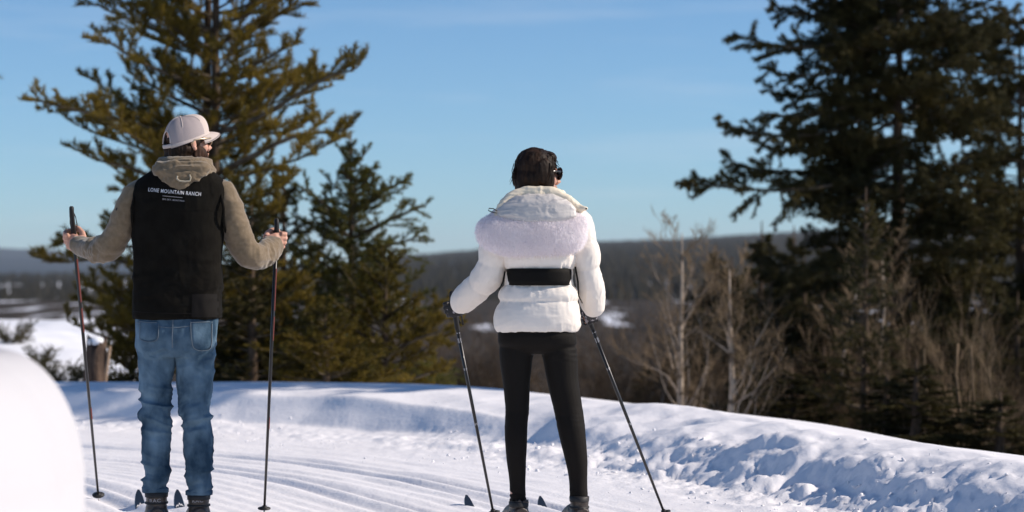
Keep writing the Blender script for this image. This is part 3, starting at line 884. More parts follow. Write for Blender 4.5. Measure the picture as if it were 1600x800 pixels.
def plant_bare(name, label, cat, l, parts, mats, rz=0, sc=1, group=None):
    t = thing(name, label, cat, l, group); t.rotation_euler.z = rz; t.scale = (sc,) * 3 if not hasattr(sc, '__len__') else sc
    add('trunk' if name != 'bare_shrub' else 'stems', parts[0], mats[0], t); add('twigs', parts[1], mats[1], t)
    return t
def aspen(seed, u, v, Y, r, lean, label, **k):
    l = loc_at(u, Y); H = P(u, v, Y).z - l.z; pp_ = bare(seed, H * .85, r, lean=lean, **k); top = max(coords(m)[:, 2].max() for m in pp_)
    return plant_bare('aspen_tree', label, 'tree', l, pp_, (M['aspen'], M['palewood']), 0, (1, 1, H / top))
aspen(71, 1060, 318, 24, .058, .01, 'leftmost pale leafless aspen with a straight trunk and fine crown', splits=30, first=.16, kids=8, depth=3, spread=.75, kl=.24, up=.5)
aspen(72, 1128, 372, 22, .054, .09, 'pale leafless aspen with a kinked trunk, second from the left', splits=26, first=.16, kids=8, depth=3, spread=.8, kl=.26, up=.5)
aspen(73, 1172, 430, 27, .034, .05, 'thin leafless aspen just right of the kinked one', splits=24, first=.2, kids=7, depth=3, spread=.7, kl=.24, up=.5)
aspen(74, 1370, 340, 25, .038, -.05, 'thin leafless aspen showing pale patches right of the gold-tipped fir', splits=24, first=.2, kids=7, depth=3, spread=.7, kl=.24, up=.5)
aspen(75, 1285, 350, 24, .036, .06, 'thin leafless aspen left of the gold-tipped fir', splits=24, first=.2, kids=7, depth=3, spread=.7, kl=.24, up=.5)
aspen(78, 1010, 400, 30, .030, .03, 'thin grey leafless tree left of the leftmost aspen', splits=24, first=.2, kids=7, depth=3, spread=.7, kl=.24, up=.5)
pale = bare(76, 2.3, .022, splits=5, spread=.42, depth=3, stems=9, up=.5, first=.2, kids=4)
_l = loc_at(1515, 21.0); _s = (P(1515, 395, 21).z - _l.z) / max(coords(m)[:, 2].max() for m in pale)
plant_bare('bare_shrub', 'tall pale many-stemmed leafless shrub under the spruces at far right', 'shrub', _l, pale, (M['palewood'], M['palewood']), 0, _s)
shrub = bare(77, 1.5, .010, splits=7, spread=.55, depth=3, stems=17, up=.3, first=.15, kids=4)
sh_spots = [(700, 30, 470, 'brown leafless shrub between the golden fir and the left pole of the white-jacketed skier'),
    (745, 33, 455, 'brown leafless shrub behind the left pole of the white-jacketed skier'), (775, 29, 520, 'brown leafless shrub beside the black leggings, left side'),
    (840, 34, 500, 'brown leafless shrub seen between the black-clad legs'), (955, 36, 445, 'brown leafless shrub right of the white jacket'),
    (1005, 33, 420, 'brown leafless shrub between the white jacket and the leftmost aspen'), (1030, 29, 520, 'brown leafless shrub at the foot of the leftmost aspen'),
    (1100, 26, 520, 'brown leafless shrub between the two pale aspens'), (1190, 24, 530, 'brown leafless shrub right of the kinked aspen'),
    (1245, 26, 520, 'brown leafless shrub behind the middle of the right bank'), (1320, 23, 500, 'brown leafless shrub below the gold-tipped fir'),
    (1430, 22, 520, 'brown leafless shrub left of the tall pale shrub'), (1470, 24, 490, 'brown leafless shrub just behind and left of the tall pale shrub'),
    (1585, 22, 530, 'brown leafless shrub at the right edge of the picture'), (660, 34, 480, 'brown leafless shrub behind the low golden fir'),
    (1140, 30, 420, 'tall brown leafless shrub behind the kinked aspen'), (925, 42, 470, 'tall brown leafless shrub far down the slope right of the jacket'),
    (980, 30, 500, 'low brown leafless shrub below the gap right of the white jacket'), (1065, 34, 480, 'brown leafless shrub right behind the leftmost aspen'),
    (1160, 27, 500, 'low brown leafless shrub between kinked aspen and bank'), (1220, 30, 430, 'tall brown leafless shrub rising against the dark spruces left of the gold-tipped fir'),
    (1290, 25, 420, 'tall brown leafless shrub with fine branches beside the gold-tipped fir'), (1400, 24, 470, 'brown leafless shrub right of the gold-tipped fir'),
    (1550, 25, 440, 'brown leafless shrub right behind the tall pale shrub'), (910, 30, 540, 'low brown leafless shrub by the right leg of the black leggings'),
    (725, 27, 520, 'low brown leafless shrub near the tips of the golden fir boughs'),
    (870, 44, 520, 'brown leafless shrub far down the slope under the white jacket')]
s0 = None
def top_of(parts): return max(coords(m)[:, 2].max() for m in parts)
SHT = top_of(shrub)
for i, (u, Y, vt, words) in enumerate(sh_spots):
    l = loc_at(u, Y); h = P(u, vt, Y).z - l.z; sc_ = (max(h / SHT, .6) , max(h / SHT, .6), h / SHT)
    if s0 is None: s0 = plant_bare('bare_shrub', words, 'shrub', l, shrub, (M['twig'], M['twig']), 0, sc_, 'brown leafless shrubs behind the bank')
    else: copy_tree(s0, l, i * 1.3, sc_, words)

# low junipers poking out of the snow on the left, and the stump
jr = np.random.default_rng(91)
def juniper(seed):
    rng = np.random.default_rng(seed); cs = []
    for i in range(16):
        az = rng.random() * 6.28; cs.append(branch_curve((rng.normal() * .05, rng.normal() * .05, 0.02), az, .35 + .3 * rng.random(), .5, .9, rng, k=6, wob=.12))
    A = []; B = []
    for c in cs:
        a, b = side_twigs(c, 10, R(45), lambda s: .10 + .10 * (1 - s), rng, roll=1.5); A += [a, c[1:-1]]; B += [b, c[2:]]
    V, F = needles_mesh(np.concatenate(A), np.concatenate(B), rng, 200, .035, .009, .6)
    return limb_tubes(cs, [.008] * len(cs), 'stems'), mesh_from('foliage', V, F, False)
jp = juniper(92)
def plant_j(l, label, rz, sc, first=[None]):
    if first[0] is None:
        t = thing('juniper_bush', label, 'bush', l, 'low junipers in the snow on the left'); t.scale = (sc,) * 3
        add('stems', jp[0], M['limb'], t); add('foliage', jp[1], M['mid_f'], t); first[0] = t
    else: copy_tree(first[0], l, rz, sc, label)
jspots = [(20, 30, .8, 'low dark juniper nearest the left edge of the snow field'), (62, 27, .6, 'low dark juniper above the shoulder of the near mound'),
          (84, 24, .65, 'low dark juniper left of the wooden stump, against the snow hump'), (104, 22.5, .6, 'low dark juniper touching the left side of the wooden stump'),
          (178, 21.5, .6, 'low dark juniper just right of the wooden stump'), (205, 20.6, .6, 'low dark juniper beside the blue jeans, right of the stump'),
          (130, 24.5, .5, 'low dark juniper behind the wooden stump'), (45, 23, .6, 'small dark juniper low by the edge of the near mound')]
for i, (u, Y, s_, w) in enumerate(jspots): plant_j(loc_at(u, Y), w, i * 2.1, s_)

def stump():
    l = loc_at(146, 19.4, -.05)
    t = thing('tree_stump', 'grey weathered wooden stump standing in the snow left of the blue jeans', 'stump', l)
    h = P(146, 533, 19.4).z - l.z
    rng = np.random.default_rng(3); n = 22; rings = []
    prof_a = [1 + .12 * rng.normal() for _ in range(n)]
    for k in range(9):
        f = k / 8; ring = []
        for j in range(n):
            a = 2 * math.pi * j / n
            r = .085 * (1.15 - .25 * f + .35 * math.exp(-f * 9)) * prof_a[j]
            top = h * f + (0.045 * math.sin(a * 2 + 1) + .03 * rng.normal() if k == 8 else 0)
            ring.append((r * math.cos(a) + .02 * f, r * math.sin(a), top))
        rings.append(ring)
    mb = MB(); mb.loft(rings)
    add('bark', mb.mesh('bark'), mat('stump_wood', (0.11, 0.075, 0.055), .9, .1, noise=(14, (0.05, 0.035, 0.028), .4, .6, (3, 3, .4)), bump=[(30, .6, .02)]), t)
    mb = MB(); mb.loft([[(.075 * math.cos(2 * math.pi * j / 16) * s_ + .02, .075 * math.sin(2 * math.pi * j / 16) * s_, h + z_ ) for j in range(16)] for s_, z_ in ((1, -.03), (.95, .02), (.6, .035), (.1, .04))])
    add('snow_cap', mb.mesh('snow_cap'), M['field'], t)
    mb = MB(); mb.tube([(.085, .0, 0), (.115, -.02, h * .5), (.150, -.02, h * .92)], [.022, .018, .012], n=6)
    add('split_wood', mb.mesh('split_wood'), mat('split_wood', (0.28, 0.20, 0.14), .85, .1), t)
stump()
# ------------------------------------------------------------------ people
def rel(me, base):
    me.transform(Matrix.Translation(-Vector(base))); return me
def ring(cx, cy, cz, rx, ry, n=44, p=2.3, yaw=0.0, tilt=None):
    out = []
    for j in range(n):
        a = 2 * math.pi * j / n; c, s = math.cos(a), math.sin(a)
        x = rx * math.copysign(abs(c) ** (2 / p), c); y = ry * math.copysign(abs(s) ** (2 / p), s)
        out.append((cx + x * math.cos(yaw) - y * math.sin(yaw), cy + x * math.sin(yaw) + y * math.cos(yaw), cz))
    return out
YB = 10.0
def sec(v, ul, ur, ry, yc=0.0, p=2.3, yaw=0.0):
    Y = YB + yc; a = P(ul, v, Y); b = P(ur, v, Y)
    return ring((a.x + b.x) / 2, Y, a.z, (b.x - a.x) / 2, ry, p=p, yaw=yaw)
def smooth_secs(rows, k=4):
    """rows of (v, ul, ur, ry, yc) interpolated with k steps between each"""
    r = np.array(rows, float); n = len(r); t = np.linspace(0, n - 1, (n - 1) * k + 1); out = []
    for x in t:
        i = int(min(x, n - 2)); f = x - i
        p0 = r[max(i - 1, 0)]; p1 = r[i]; p2 = r[i + 1]; p3 = r[min(i + 2, n - 1)]
        out.append(0.5 * (2 * p1 + (p2 - p0) * f + (2 * p0 - 5 * p1 + 4 * p2 - p3) * f * f + (3 * p1 - p0 - 3 * p2 + p3) * f ** 3))
    return out
def torso(mb, rows, p=2.3, k=4, yaw=0.0):
    mb.loft([sec(*r, p=p, yaw=yaw) for r in smooth_secs(rows, k)])
def limb(mb, pts, n=24, k=4, base=None):
    """pts: (u, v, Y, radius[, depth radius]) in photo terms"""
    r = np.array([(*P(u, v, Y), q, (w[0] if w else q)) for u, v, Y, q, *w in pts])
    m = len(r); out = []
    for x in np.linspace(0, m - 1, (m - 1) * k + 1):
        i = int(min(x, m - 2)); f = x - i
        p0 = r[max(i - 1, 0)]; p1 = r[i]; p2 = r[i + 1]; p3 = r[min(i + 2, m - 1)]
        out.append(0.5 * (2 * p1 + (p2 - p0) * f + (2 * p0 - 5 * p1 + 4 * p2 - p3) * f * f + (3 * p1 - p0 - 3 * p2 + p3) * f ** 3))
    mb.tube([o[:3] for o in out], [o[3] for o in out], n=n)
    return out

def fist(mb, pole_pt, axis_up, fwd, out, s=1.0, wrist=None, r=.0095):
    """a hand closed round a shaft: palm, four curled fingers of unequal length, thumb across them"""
    a = axis_up.normalized(); f = (fwd - a * fwd.dot(a)).normalized(); o = (out - a * out.dot(a)); o = (o - f * o.dot(f)).normalized()
    Q = lambda x, y, z: pole_pt + (f * x + o * y + a * z) * s
    mb.tube([Q(-.070, .006, -.008), Q(-.045, .016, -.006), Q(-.020, .027, -.002), Q(.006, .029, .0)], [(.026 * s, .020 * s), (.036 * s, .019 * s), (.041 * s, .017 * s), (.038 * s, .013 * s)], n=16)
    mb.ell(Q(-.035, -.006, -.010), (.024 * s, .026 * s, .034 * s))
    for k, (zz, ln) in enumerate([(.030, 1.0), (.010, 1.08), (-.011, 1.0), (-.031, .82)]):
        c = [(.002, .031), (.024 * ln, .032 * ln), (.040 * ln, .016), (.037 * ln, -.010), (.020, -.027), (.002, -.024)]
        pts = [Q(x, y, zz + .003 * (i == 0) - .0015 * i) for i, (x, y) in enumerate(c)]
        rr = (1.0, 1.12, .98, 1.0, .9, .75)
        mb.tube(pts, [r * s * q * (0.9 if k == 3 else 1) for q in rr], n=10)
        mb.ell(pts[1], (.0105 * s, .0105 * s, .0105 * s), nu=10, nv=6)
    mb.tube([Q(-.052, -.010, .012), Q(-.030, -.026, .028), Q(-.004, -.033, .038), Q(.018, -.028, .040), (Q(.030, -.020, .036))],
            [.016 * s, .0145 * s, .0120 * s, .0110 * s, .0085 * s], n=10)
    return Q

def head_pieces(mb, T, s=1.0, fem=False):
    e = lambda c, r: mb.ell(T @ (Vector(c) * s), tuple(x * s for x in r), T.to_3x3().normalized())
    e((0, -.008, .024), (.075, .087, .080)); e((0, .028, -.030), (.060, .066, .084))
    e((0, .040, -.080), (.046 if not fem else .040, .046, .034)); e((0, .078, -.098), (.020, .017, .017))
    e((0, .076, .022), (.050, .020, .013)); e((.036, .060, -.028), (.025, .026, .026)); e((-.036, .060, -.028), (.025, .026, .026))
    mb.tube([T @ (Vector(p) * s) for p in ((0, .088, .012), (0, .103, -.010), (0, .116, -.030), (0, .100, -.042))], [.008 * s, .010 * s, .014 * s, .010 * s], n=10)
    e((.012, .104, -.034), (.008, .009, .007)); e((-.012, .104, -.034), (.008, .009, .007))
    e((0, .097, -.057), (.024, .010, .0055)); e((0, .095, -.067), (.021, .010, .006))
    for sx in (1, -1):
        e((.076 * sx, -.006, -.010), (.007, .014, .025)); e((.081 * sx, -.011, .0), (.004, .014, .018)); e((.080 * sx, -.004, -.032), (.007, .010, .010))
    mb.tube([T @ (Vector(p) * s) for p in ((0, -.02, -.03), (0, -.03, -.10), (0, -.035, -.17))], [.060 * s, (.056 if not fem else .047) * s, (.062 if not fem else .052) * s], n=20)

def projected(bvh, me_or_verts, c, ex, ez, offset):
    """lay flat x/y shapes on a body surface seen from behind; c: centre, ex/ez: world directions"""
    out = []
    for x, y in me_or_verts:
        p = c + ex * x + ez * y
        h = bvh.ray_cast(Vector((p.x, p.y - 1.2, p.z)), Vector((0, 1, 0)))
        yy = h[0].y if h[0] is not None else p.y
        out.append((p.x, yy - offset, p.z))
    return out
def bvh_of(me):
    return BVHTree.FromPolygons([v.co.copy() for v in me.vertices], [tuple(p.vertices) for p in me.polygons])
def text_mesh(body, size, spacing=1.0):
    cu = bpy.data.curves.new('t', 'FONT'); cu.body = body; cu.size = size; cu.align_x = 'CENTER'; cu.align_y = 'CENTER'; cu.space_character = spacing
    cu.resolution_u = 3; cu.offset = size * .010
    o = bpy.data.objects.new('t', cu); COL.objects.link(o)
    dg = bpy.context.evaluated_depsgraph_get(); dg.update()
    me = bpy.data.meshes.new_from_object(o.evaluated_get(dg)); bpy.data.objects.remove(o)
    bm = bmesh.new(); bm.from_mesh(me)
    bmesh.ops.subdivide_edges(bm, edges=[e for e in bm.edges if e.calc_length() > size * .6], cuts=2)
    bm.to_mesh(me); bm.free()
    return me
def print_on(bvh, body, size, width, c, tilt, offset=.003, arc=0.0):
    me = text_mesh(body, size, 1.12)
    co = coords(me); w = co[:, 0].max() - co[:, 0].min(); co[:, 0] *= width / w
    co[:, 1] += arc * (co[:, 0] / width * 2) ** 2
    ex = Vector((math.cos(tilt), 0, math.sin(tilt))); ez = Vector((-math.sin(tilt), 0, math.cos(tilt)))
    set_coords(me, np.array(projected(bvh, [(p[0], p[1]) for p in co], c, ex, ez, offset)))
    return me
def strip_on(bvh, pts, width, offset, thick=0.0, name='seam'):
    """a narrow raised strip laid on the back of a surface along photo points"""
    P_ = resample(np.array(pts, float), 3.0); V = []; F = []
    W = [P(u, v, YB) for u, v in P_]
    for i, p in enumerate(W):
        t = (W[min(i + 1, len(W) - 1)] - W[max(i - 1, 0)]); t.y = 0; t.normalize(); s_ = Vector((t.z, 0, -t.x)) * width / 2
        for q in (-1, 1):
            x = p + s_ * q
            h = bvh.ray_cast(Vector((x.x, x.y - 1.2, x.z)), Vector((0, 1, 0)))
            yy = h[0].y if h[0] is not None else x.y
            V += [(x.x, yy + .002, x.z), (x.x, yy - offset, x.z)]
    for i in range(len(W) - 1):
        a = i * 4; b = a + 4
        F += [(a + 1, a + 3, b + 3, b + 1), (a, a + 1, b + 1, b), (a + 3, a + 2, b + 2, b + 3)]
    return mesh_from(name, V, F)

M['skin'] = mat('skin', (0.50, 0.27, 0.19), .55, .35, noise=(30, (0.56, 0.30, 0.22), .4, .6, (1, 1, 1)), bump=[(160, .15, .001)], sss=.12)
M['hoodie'] = mat('olive_fleece', (0.160, 0.118, 0.074), .95, .1, noise=(60, (0.19, 0.142, 0.092), .4, .6, (1, 1, 1)), bump=[(350, .3, .001), (25, .25, .006)], sheen=.3)
M['vest'] = mat('black_softshell', (0.0065, 0.0055, 0.0042), .88, .07, noise=(20, (0.009, 0.0078, 0.006), .4, .6, (1, 1, 1)), bump=[(14, .35, .010), (300, .2, .0006)])
M['vest_panel'] = mat('charcoal_panel', (0.0105, 0.009, 0.008), .8, .1, bump=[(20, .3, .006)])
M['print'] = mat('white_print', (0.70, 0.68, 0.68), .6, .3)
M['print_dim'] = mat('grey_print', (0.33, 0.31, 0.31), .6, .3)
M['denim'] = mat('blue_denim', (0.020, 0.044, 0.074), .9, .10, noise=(8, (0.165, 0.255, 0.335), .38, .74, (1, 1, .6)), bump=[(420, .35, .0008), (28, .5, .008)])
M['stitch'] = mat('denim_seam', (0.14, 0.17, 0.20), .85, .15)
M['boot'] = mat('brown_leather', (0.030, 0.021, 0.016), .45, .5, noise=(12, (0.055, 0.038, 0.028), .4, .62, (1, 1, 1)), bump=[(60, .3, .003)])
M['rubber'] = mat('black_rubber', (0.018, 0.017, 0.017), .6, .35)
M['cap'] = mat('pale_twill', (0.52, 0.44, 0.40), .85, .15, bump=[(500, .3, .0006)])
M['capmesh'] = mat('pale_mesh', (0.36, 0.305, 0.30), .85, .15, bump=[(900, .9, .0012)])
M['hair'] = mat('dark_hair', (0.012, 0.0065, 0.004), .6, .15, noise=(40, (0.034, 0.017, 0.009), .45, .68, (1, 1, .2)))
M['beard'] = mat('brown_beard', (0.028, 0.013, 0.008), .7, .2, noise=(60, (0.06, 0.027, 0.015), .42, .66, (1, 1, .3)))
M['lens'] = mat('dark_lens', (0.012, 0.011, 0.012), .08, .8, coat=.5)
M['frame'] = mat('gold_frame', (0.55, 0.42, 0.28), .3, .6, metal=.7)
M['blackframe'] = mat('black_frame', (0.014, 0.012, 0.012), .2, .6)
M['shaft'] = mat('black_carbon', (0.010, 0.009, 0.009), .35, .4, coat=.2)
M['grip'] = mat('black_grip', (0.016, 0.015, 0.015), .6, .3)
M['redline'] = mat('red_decal', (0.13, 0.030, 0.022), .5, .3)
M['silver'] = mat('silver_tip_and_glint', (0.45, 0.44, 0.45), .3, .6, metal=.5)  # metal of the pole tips, and painted reflections on the shafts
M['ski'] = mat('navy_ski', (0.014, 0.020, 0.030), .3, .6, coat=.3)
M['coatwhite'] = mat('cream_nylon', (0.76, 0.685, 0.61), .50, .30, noise=(5, (0.80, 0.725, 0.65), .4, .6, (1, 1, 1)), bump=[(11, .14, .010), (45, .25, .003)])
M['collar'] = mat('cream_collar', (0.80, 0.69, 0.53), .6, .3, bump=[(18, .3, .008)])
M['satin'] = mat('silver_satin', (0.56, 0.52, 0.49), .48, .45, bump=[(14, .4, .012), (40, .25, .004)])
M['fur'] = foliage('pale_lilac_fur', (0.95, 0.90, 0.915), (0.97, 0.93, 0.945), 9, .95, .5)
M['belt'] = mat('black_belt', (0.007, 0.006, 0.005), .7, .12, bump=[(30, .2, .004)])
M['legging'] = mat('black_legging', (0.0085, 0.0068, 0.0055), .75, .14, bump=[(18, .3, .006)])
M['glove'] = mat('black_glove', (0.016, 0.014, 0.014), .6, .35, noise=(48, (0.36, 0.32, 0.33), .60, .64, (1, 1, 1)))

def hair_shell(mb, voxel, amp, seed, stretch=(70, 70, 9)):
    me = fused(mb, voxel, 6)
    displace(me, lambda c, n: amp * fbm(c * np.array(stretch), 3, seed, ridge=True) + amp * 1.2 * fbm(c * 22, 2, seed + 5))
    return me

def pole(label, top, tip, s=1.0, red=False, silver=False, src=None):
    top = Vector(top); tip = Vector(tip); L = (top - tip).length
    t = thing('ski_pole', label, 'ski pole', tip)
    t.rotation_mode = 'QUATERNION'; t.rotation_quaternion = (top - tip).to_track_quat('Z', 'Y')
    mb = MB(); mb.tube([(0, 0, .03), (0, 0, L * .5), (0, 0, L - .10)], [.0058, .0078, .0086], n=14)
    sh = add('shaft', mb.mesh('shaft'), M['shaft'], t)
    mb = MB(); mb.tube([(0, 0, L - .19), (0, 0, L - .175), (0, .002, L - .13), (0, .003, L - .09), (0, .001, L - .05), (0, .004, L - .022), (0, .012, L - .006), (0, .016, L)],
                       [.009, .0110, .0120, .0110, .0118, (.011, .013), (.011, .014), (.007, .008)], n=14)
    add('grip', mb.mesh('grip'), M['grip'], t)
    mb = MB(); mb.tube([(.008, .008, L - .03), (.014, .016, L - .06), (.016, .026, L - .11), (.004, .034, L - .165), (-.010, .028, L - .150), (-.014, .016, L - .09), (-.008, .008, L - .035)], [(.0016, .0055)] * 7, n=8)
    add('strap', mb.mesh('strap'), M['grip'], t)
    mb = MB(); mb.tube([(0, 0, .035), (0, 0, .052)], [.016, .010], n=12); mb.loft([[(math.cos(a) * r_, math.sin(a) * r_ * .8 + .006, z) for a in np.linspace(0, 2 * math.pi, 21)[:-1]] for r_, z in ((.008, .040), (.030, .034), (.031, .038), (.009, .046))])
    add('basket', mb.mesh('basket'), M['rubber'], t)
    mb = MB(); mb.tube([(0, 0, 0.0), (0, .001, .012), (0, 0, .036)], [.0012, .0035, .0055], n=8)
    add('tip', mb.mesh('tip'), M['silver'], t)
    dec = []
    if red: dec = [('redline', L * .30, L * .34), ('redline', L * .60, L * .68), ('redline', L * .70, L * .84)]
    if silver: dec = [('silver', L * .42, L * .43), ('silver', L * .78, L * .80), ('silver', L * .66, L * .67), ('silver', L * .82, L * .825)]  # silver bands are reflections on the shaft, laid on as colour
    for m_, z0, z1 in dec:
        mb = MB(); rr = lambda z: .0058 + (z / (L * .5)) * .0021 if z < L * .5 else .0078 + (z - L * .5) / (L * .5) * .001
        n = 8; a0 = -2.6; 
        V = []; F = []
        for z in np.linspace(z0, z1, 4):
            for a in (np.linspace(-1.2, .5, 6) if m_ == 'redline' else np.linspace(0, 2 * math.pi, 6)):
                w = a - (0 if m_ != 'redline' else .0); V.append(((rr(z) + .0009) * math.cos(w), (rr(z) + .0009) * math.sin(w), z))
        for i in range(3):
            for j in range(5): F.append((i * 6 + j, i * 6 + j + 1, i * 6 + j + 7, i * 6 + j + 6))
        add('decal_and_glint', mesh_from('decal_and_glint', V, F), M[m_], t)
    return t

def ski(label, foot, tip_xy, src=None, sink=.036):
    """foot: boot centre on the ground; tip_xy: where the shovel is"""
    d = Vector((tip_xy[0] - foot[0], tip_xy[1] - foot[1], 0)); LF = d.length; yaw = math.atan2(d.y, d.x) - math.pi / 2
    t = thing('ski', label, 'ski', (foot[0], foot[1], -sink)); t.rotation_euler.z = yaw
    if src is None:
        ys = list(np.linspace(-.82, -.76, 4)) + list(np.linspace(-.6, .70, 10)) + list(np.linspace(.78, 1.10, 16))
        V = []; F = []
        for y in ys:
            w = .0235 * (1 - .10 * math.exp(-(y / .4) ** 2)) + .003 * max(0, y / 1.1)
            if y > .96: w *= math.sqrt(max(0.0, 1 - ((y - .96) / .142) ** 2)) * .97 + .03
            if y < -.78: w *= .55 + .45 * (y + .82) / .04
            z = .004 + .100 * max(0, (y - .78) / .32) ** 2.2 + .010 * math.exp(-(y / .45) ** 2)
            th = .004 + .014 * math.exp(-((y) / .5) ** 2)
            V += [(-w, y, z), (w, y, z), (w * .88, y, z + th), (-w * .88, y, z + th)]
        for i in range(len(ys) - 1):
            a = i * 4; b = a + 4
            F += [(a, b, b + 1, a + 1), (a + 1, b + 1, b + 2, a + 2), (a + 2, b + 2, b + 3, a + 3), (a + 3, b + 3, b, a)]
        F += [(0, 1, 2, 3), (len(V) - 1, len(V) - 2, len(V) - 3, len(V) - 4)]
        body = mesh_from('plank', V, F, False)
        mb = MB(); mb.box((0, .02, .040), (.021, .16, .012)); mb.box((0, .135, .058), (.026, .035, .008)); mb.tube([(-.024, .15, .062), (0, .165, .085), (.024, .15, .062)], .005, n=8)
        bind = mb.mesh('binding', False)
        # white ridge emblem near the tip
        zz = [(-.018, .955), (-.011, .975), (-.006, .966), (.001, .992), (.007, .974), (.012, .982), (.018, .960)]
        V = []; F = []
        for i, (x, y) in enumerate(zz):
            for dy in (0, .013):
                yy = y + dy - .006; zt = .004 + .100 * max(0, (yy - .78) / .32) ** 2.2 + .004 + .0012
                V.append((x, yy, zt + .0006))
        for i in range(len(zz) - 1): F.append((2 * i, 2 * i + 2, 2 * i + 3, 2 * i + 1))
        emb = mesh_from('emblem', V, F, False)
        src = (body, bind, emb)
    for nm, me, mm in zip(('plank', 'binding', 'emblem'), src, ('ski', 'rubber', 'print')): add(nm, me, M[mm], t)
    return src

# ============================== the skier in the vest
mbase = Vector((P(277, 825, YB).x, YB, 0.0))
man = thing('person', 'bearded person in black vest, olive hoodie, blue jeans and pale cap, holding two poles', 'person', mbase)
poleML = (P(111, 325, 10.32), P(155, 783, 11.28)); poleMR = (P(433, 343, 10.30), P(413, 806, 10.62))
def on_line(pl, v):
    a, b = pl
    for i in range(200):
        q = a.lerp(b, i / 199); vv = HOR - (q.z - CAM_Z) / q.y * FPX
        if vv >= v: return q
TH = Matrix.Translation(P(291, 222, 10.02)) @ Matrix.Rotation(R(-52), 4, 'Z') @ Matrix.Rotation(R(4), 4, 'X')
mb = MB()
head_pieces(mb, TH)
torso(mb, [(528, 222, 330, .09, 0), (500, 222, 332, .10, 0), (440, 222, 334, .10, 0), (360, 220, 338, .11, 0), (310, 216, 348, .10, 0), (285, 232, 334, .08, 0), (266, 256, 318, .06, 0)])
limb(mb, [(222, 304, 10, .055), (200, 330, 10, .050), (185, 362, 10.03, .046), (168, 388, 10.08, .040), (145, 388, 10.20, .034), (126, 380, 10.28, .029)])
limb(mb, [(345, 304, 10, .055), (362, 335, 10, .050), (374, 372, 10.03, .046), (388, 399, 10.08, .040), (408, 398, 10.16, .034), (424, 386, 10.25, .029)])
limb(mb, [(247, 520, 10, .080), (245, 600, 10, .062), (245, 650, 10, .050), (245, 700, 10, .048), (245, 780, 10, .038), (245, 806, 10, .036)])
limb(mb, [(305, 520, 10, .080), (305, 600, 10, .062), (307, 650, 10, .050), (311, 700, 10, .048), (311, 780, 10, .038), (311, 806, 10, .036)])
hl = on_line(poleML, 371); hr = on_line(poleMR, 374)
upL = poleML[0] - poleML[1]; upR = poleMR[0] - poleMR[1]
fist(mb, hl, upL, Vector((-.80, .60, 0)), Vector((-.60, -.80, 0)))
fist(mb, hr, upR, Vector((.74, .67, 0)), Vector((.67, -.74, 0)))
for pts in ([P(126, 380, 10.28), hl + Vector((.045, -.050, -.01))], [P(424, 386, 10.25), hr + Vector((-.040, -.055, -.01))]):
    mb.tube(pts, [.029, .027], n=14)
body = fused(mb, .0036, 3)
add('body', rel(body, mbase), M['skin'], man)

def cloth(me, folds, seed):
    """wrinkles along the normals; folds(c) gives local amplitude and direction scales"""
    def fn(c, n):
        out = np.zeros(len(c))
        for k, (amp, sc, mask) in enumerate(folds):
            out += amp * mask(c) * fbm((c + .03 * fbm(c * 9, 2, seed + 90 + k)[:, None]) * np.array(sc), 3, seed + k, ridge=True, gain=.4)
        return out
    displace(me, fn)
zrow = lambda v: CAM_Z + (HOR - v) / FPX * YB
xcol = lambda u: (u - 800) / FPX * YB

# sleeves and hood: the hoodie
mb = MB()
torso(mb, [(470, 218, 338, .10, 0), (400, 214, 340, .105, 0), (340, 213, 346, .115, 0), (305, 212, 350, .105, 0), (285, 226, 338, .09, 0), (268, 248, 322, .07, 0), (256, 262, 312, .065, 0)])
limb(mb, [(232, 296, 10, .050), (215, 302, 10, .060), (202, 322, 10, .061), (192, 348, 10.01, .059), (180, 374, 10.04, .058), (166, 389, 10.08, .056), (150, 390, 10.16, .050), (134, 387, 10.24, .045), (121, 382, 10.30, .0395)])
limb(mb, [(330, 296, 10, .050), (349, 302, 10, .060), (358, 322, 10, .060), (366, 348, 10.01, .060), (375, 376, 10.04, .060), (388, 397, 10.07, .057), (404, 400, 10.13, .051), (419, 393, 10.20, .045), (430, 384, 10.26, .0395)])
hood = fused(mb, .006, 6)
foreL = lambda c: np.exp(-((c[:, 0] - xcol(140)) / .06) ** 2) + np.exp(-((c[:, 0] - xcol(412)) / .055) ** 2)
arms = lambda c: (np.abs(c[:, 0] - xcol(280)) > .19) * 1.0
cloth(hood, [(.018, (26, 9, 9), foreL), (.007, (9, 9, 14), arms), (.003, (6, 6, 40), lambda c: arms(c) * (c[:, 2] < zrow(350)))], 11)
add('hoodie', rel(hood, mbase), M['hoodie'], man)
for u, v, Y, ax in ((120, 382, 10.305, Vector((-.10, .10, .02))), (431, 383.5, 10.265, Vector((.09, .08, .04)))):
    mb = MB(); c = P(u, v, Y); d = ax.normalized()
    mb.tube([c - d * .030, c - d * .026, c - d * .002, c + d * .004], [.038, .0425, .0405, .036], n=28)
    me = mb.mesh('cuff'); displace(me, lambda c_, n_: .0008 * np.sin(np.arange(len(c_)) * 2.2))
    add('cuff', rel(me, mbase), M['hoodie'], man)
mb = MB()   # the hood lying round the neck and down the back
nc = P(288, 262, 10.0)
def nring(rx, ry, dz_back, dz_front, r, dy=0, dz=0, dx=0):
    pts = []
    for j in range(33):
        a = 2 * math.pi * j / 32
        pts.append(nc + Vector((rx * math.cos(a) + dx, dy + ry * math.sin(a), dz + (dz_back if math.sin(a) < 0 else dz_front) * abs(math.sin(a)))))
    mb.tube(pts, [r] * 33, n=12)
nring(.098, .078, .004, -.03, .026, dz=.012)
nring(.112, .090, -.022, -.05, .026, dz=-.006)
nring(.095, .082, -.050, -.05, .026, dz=-.016)
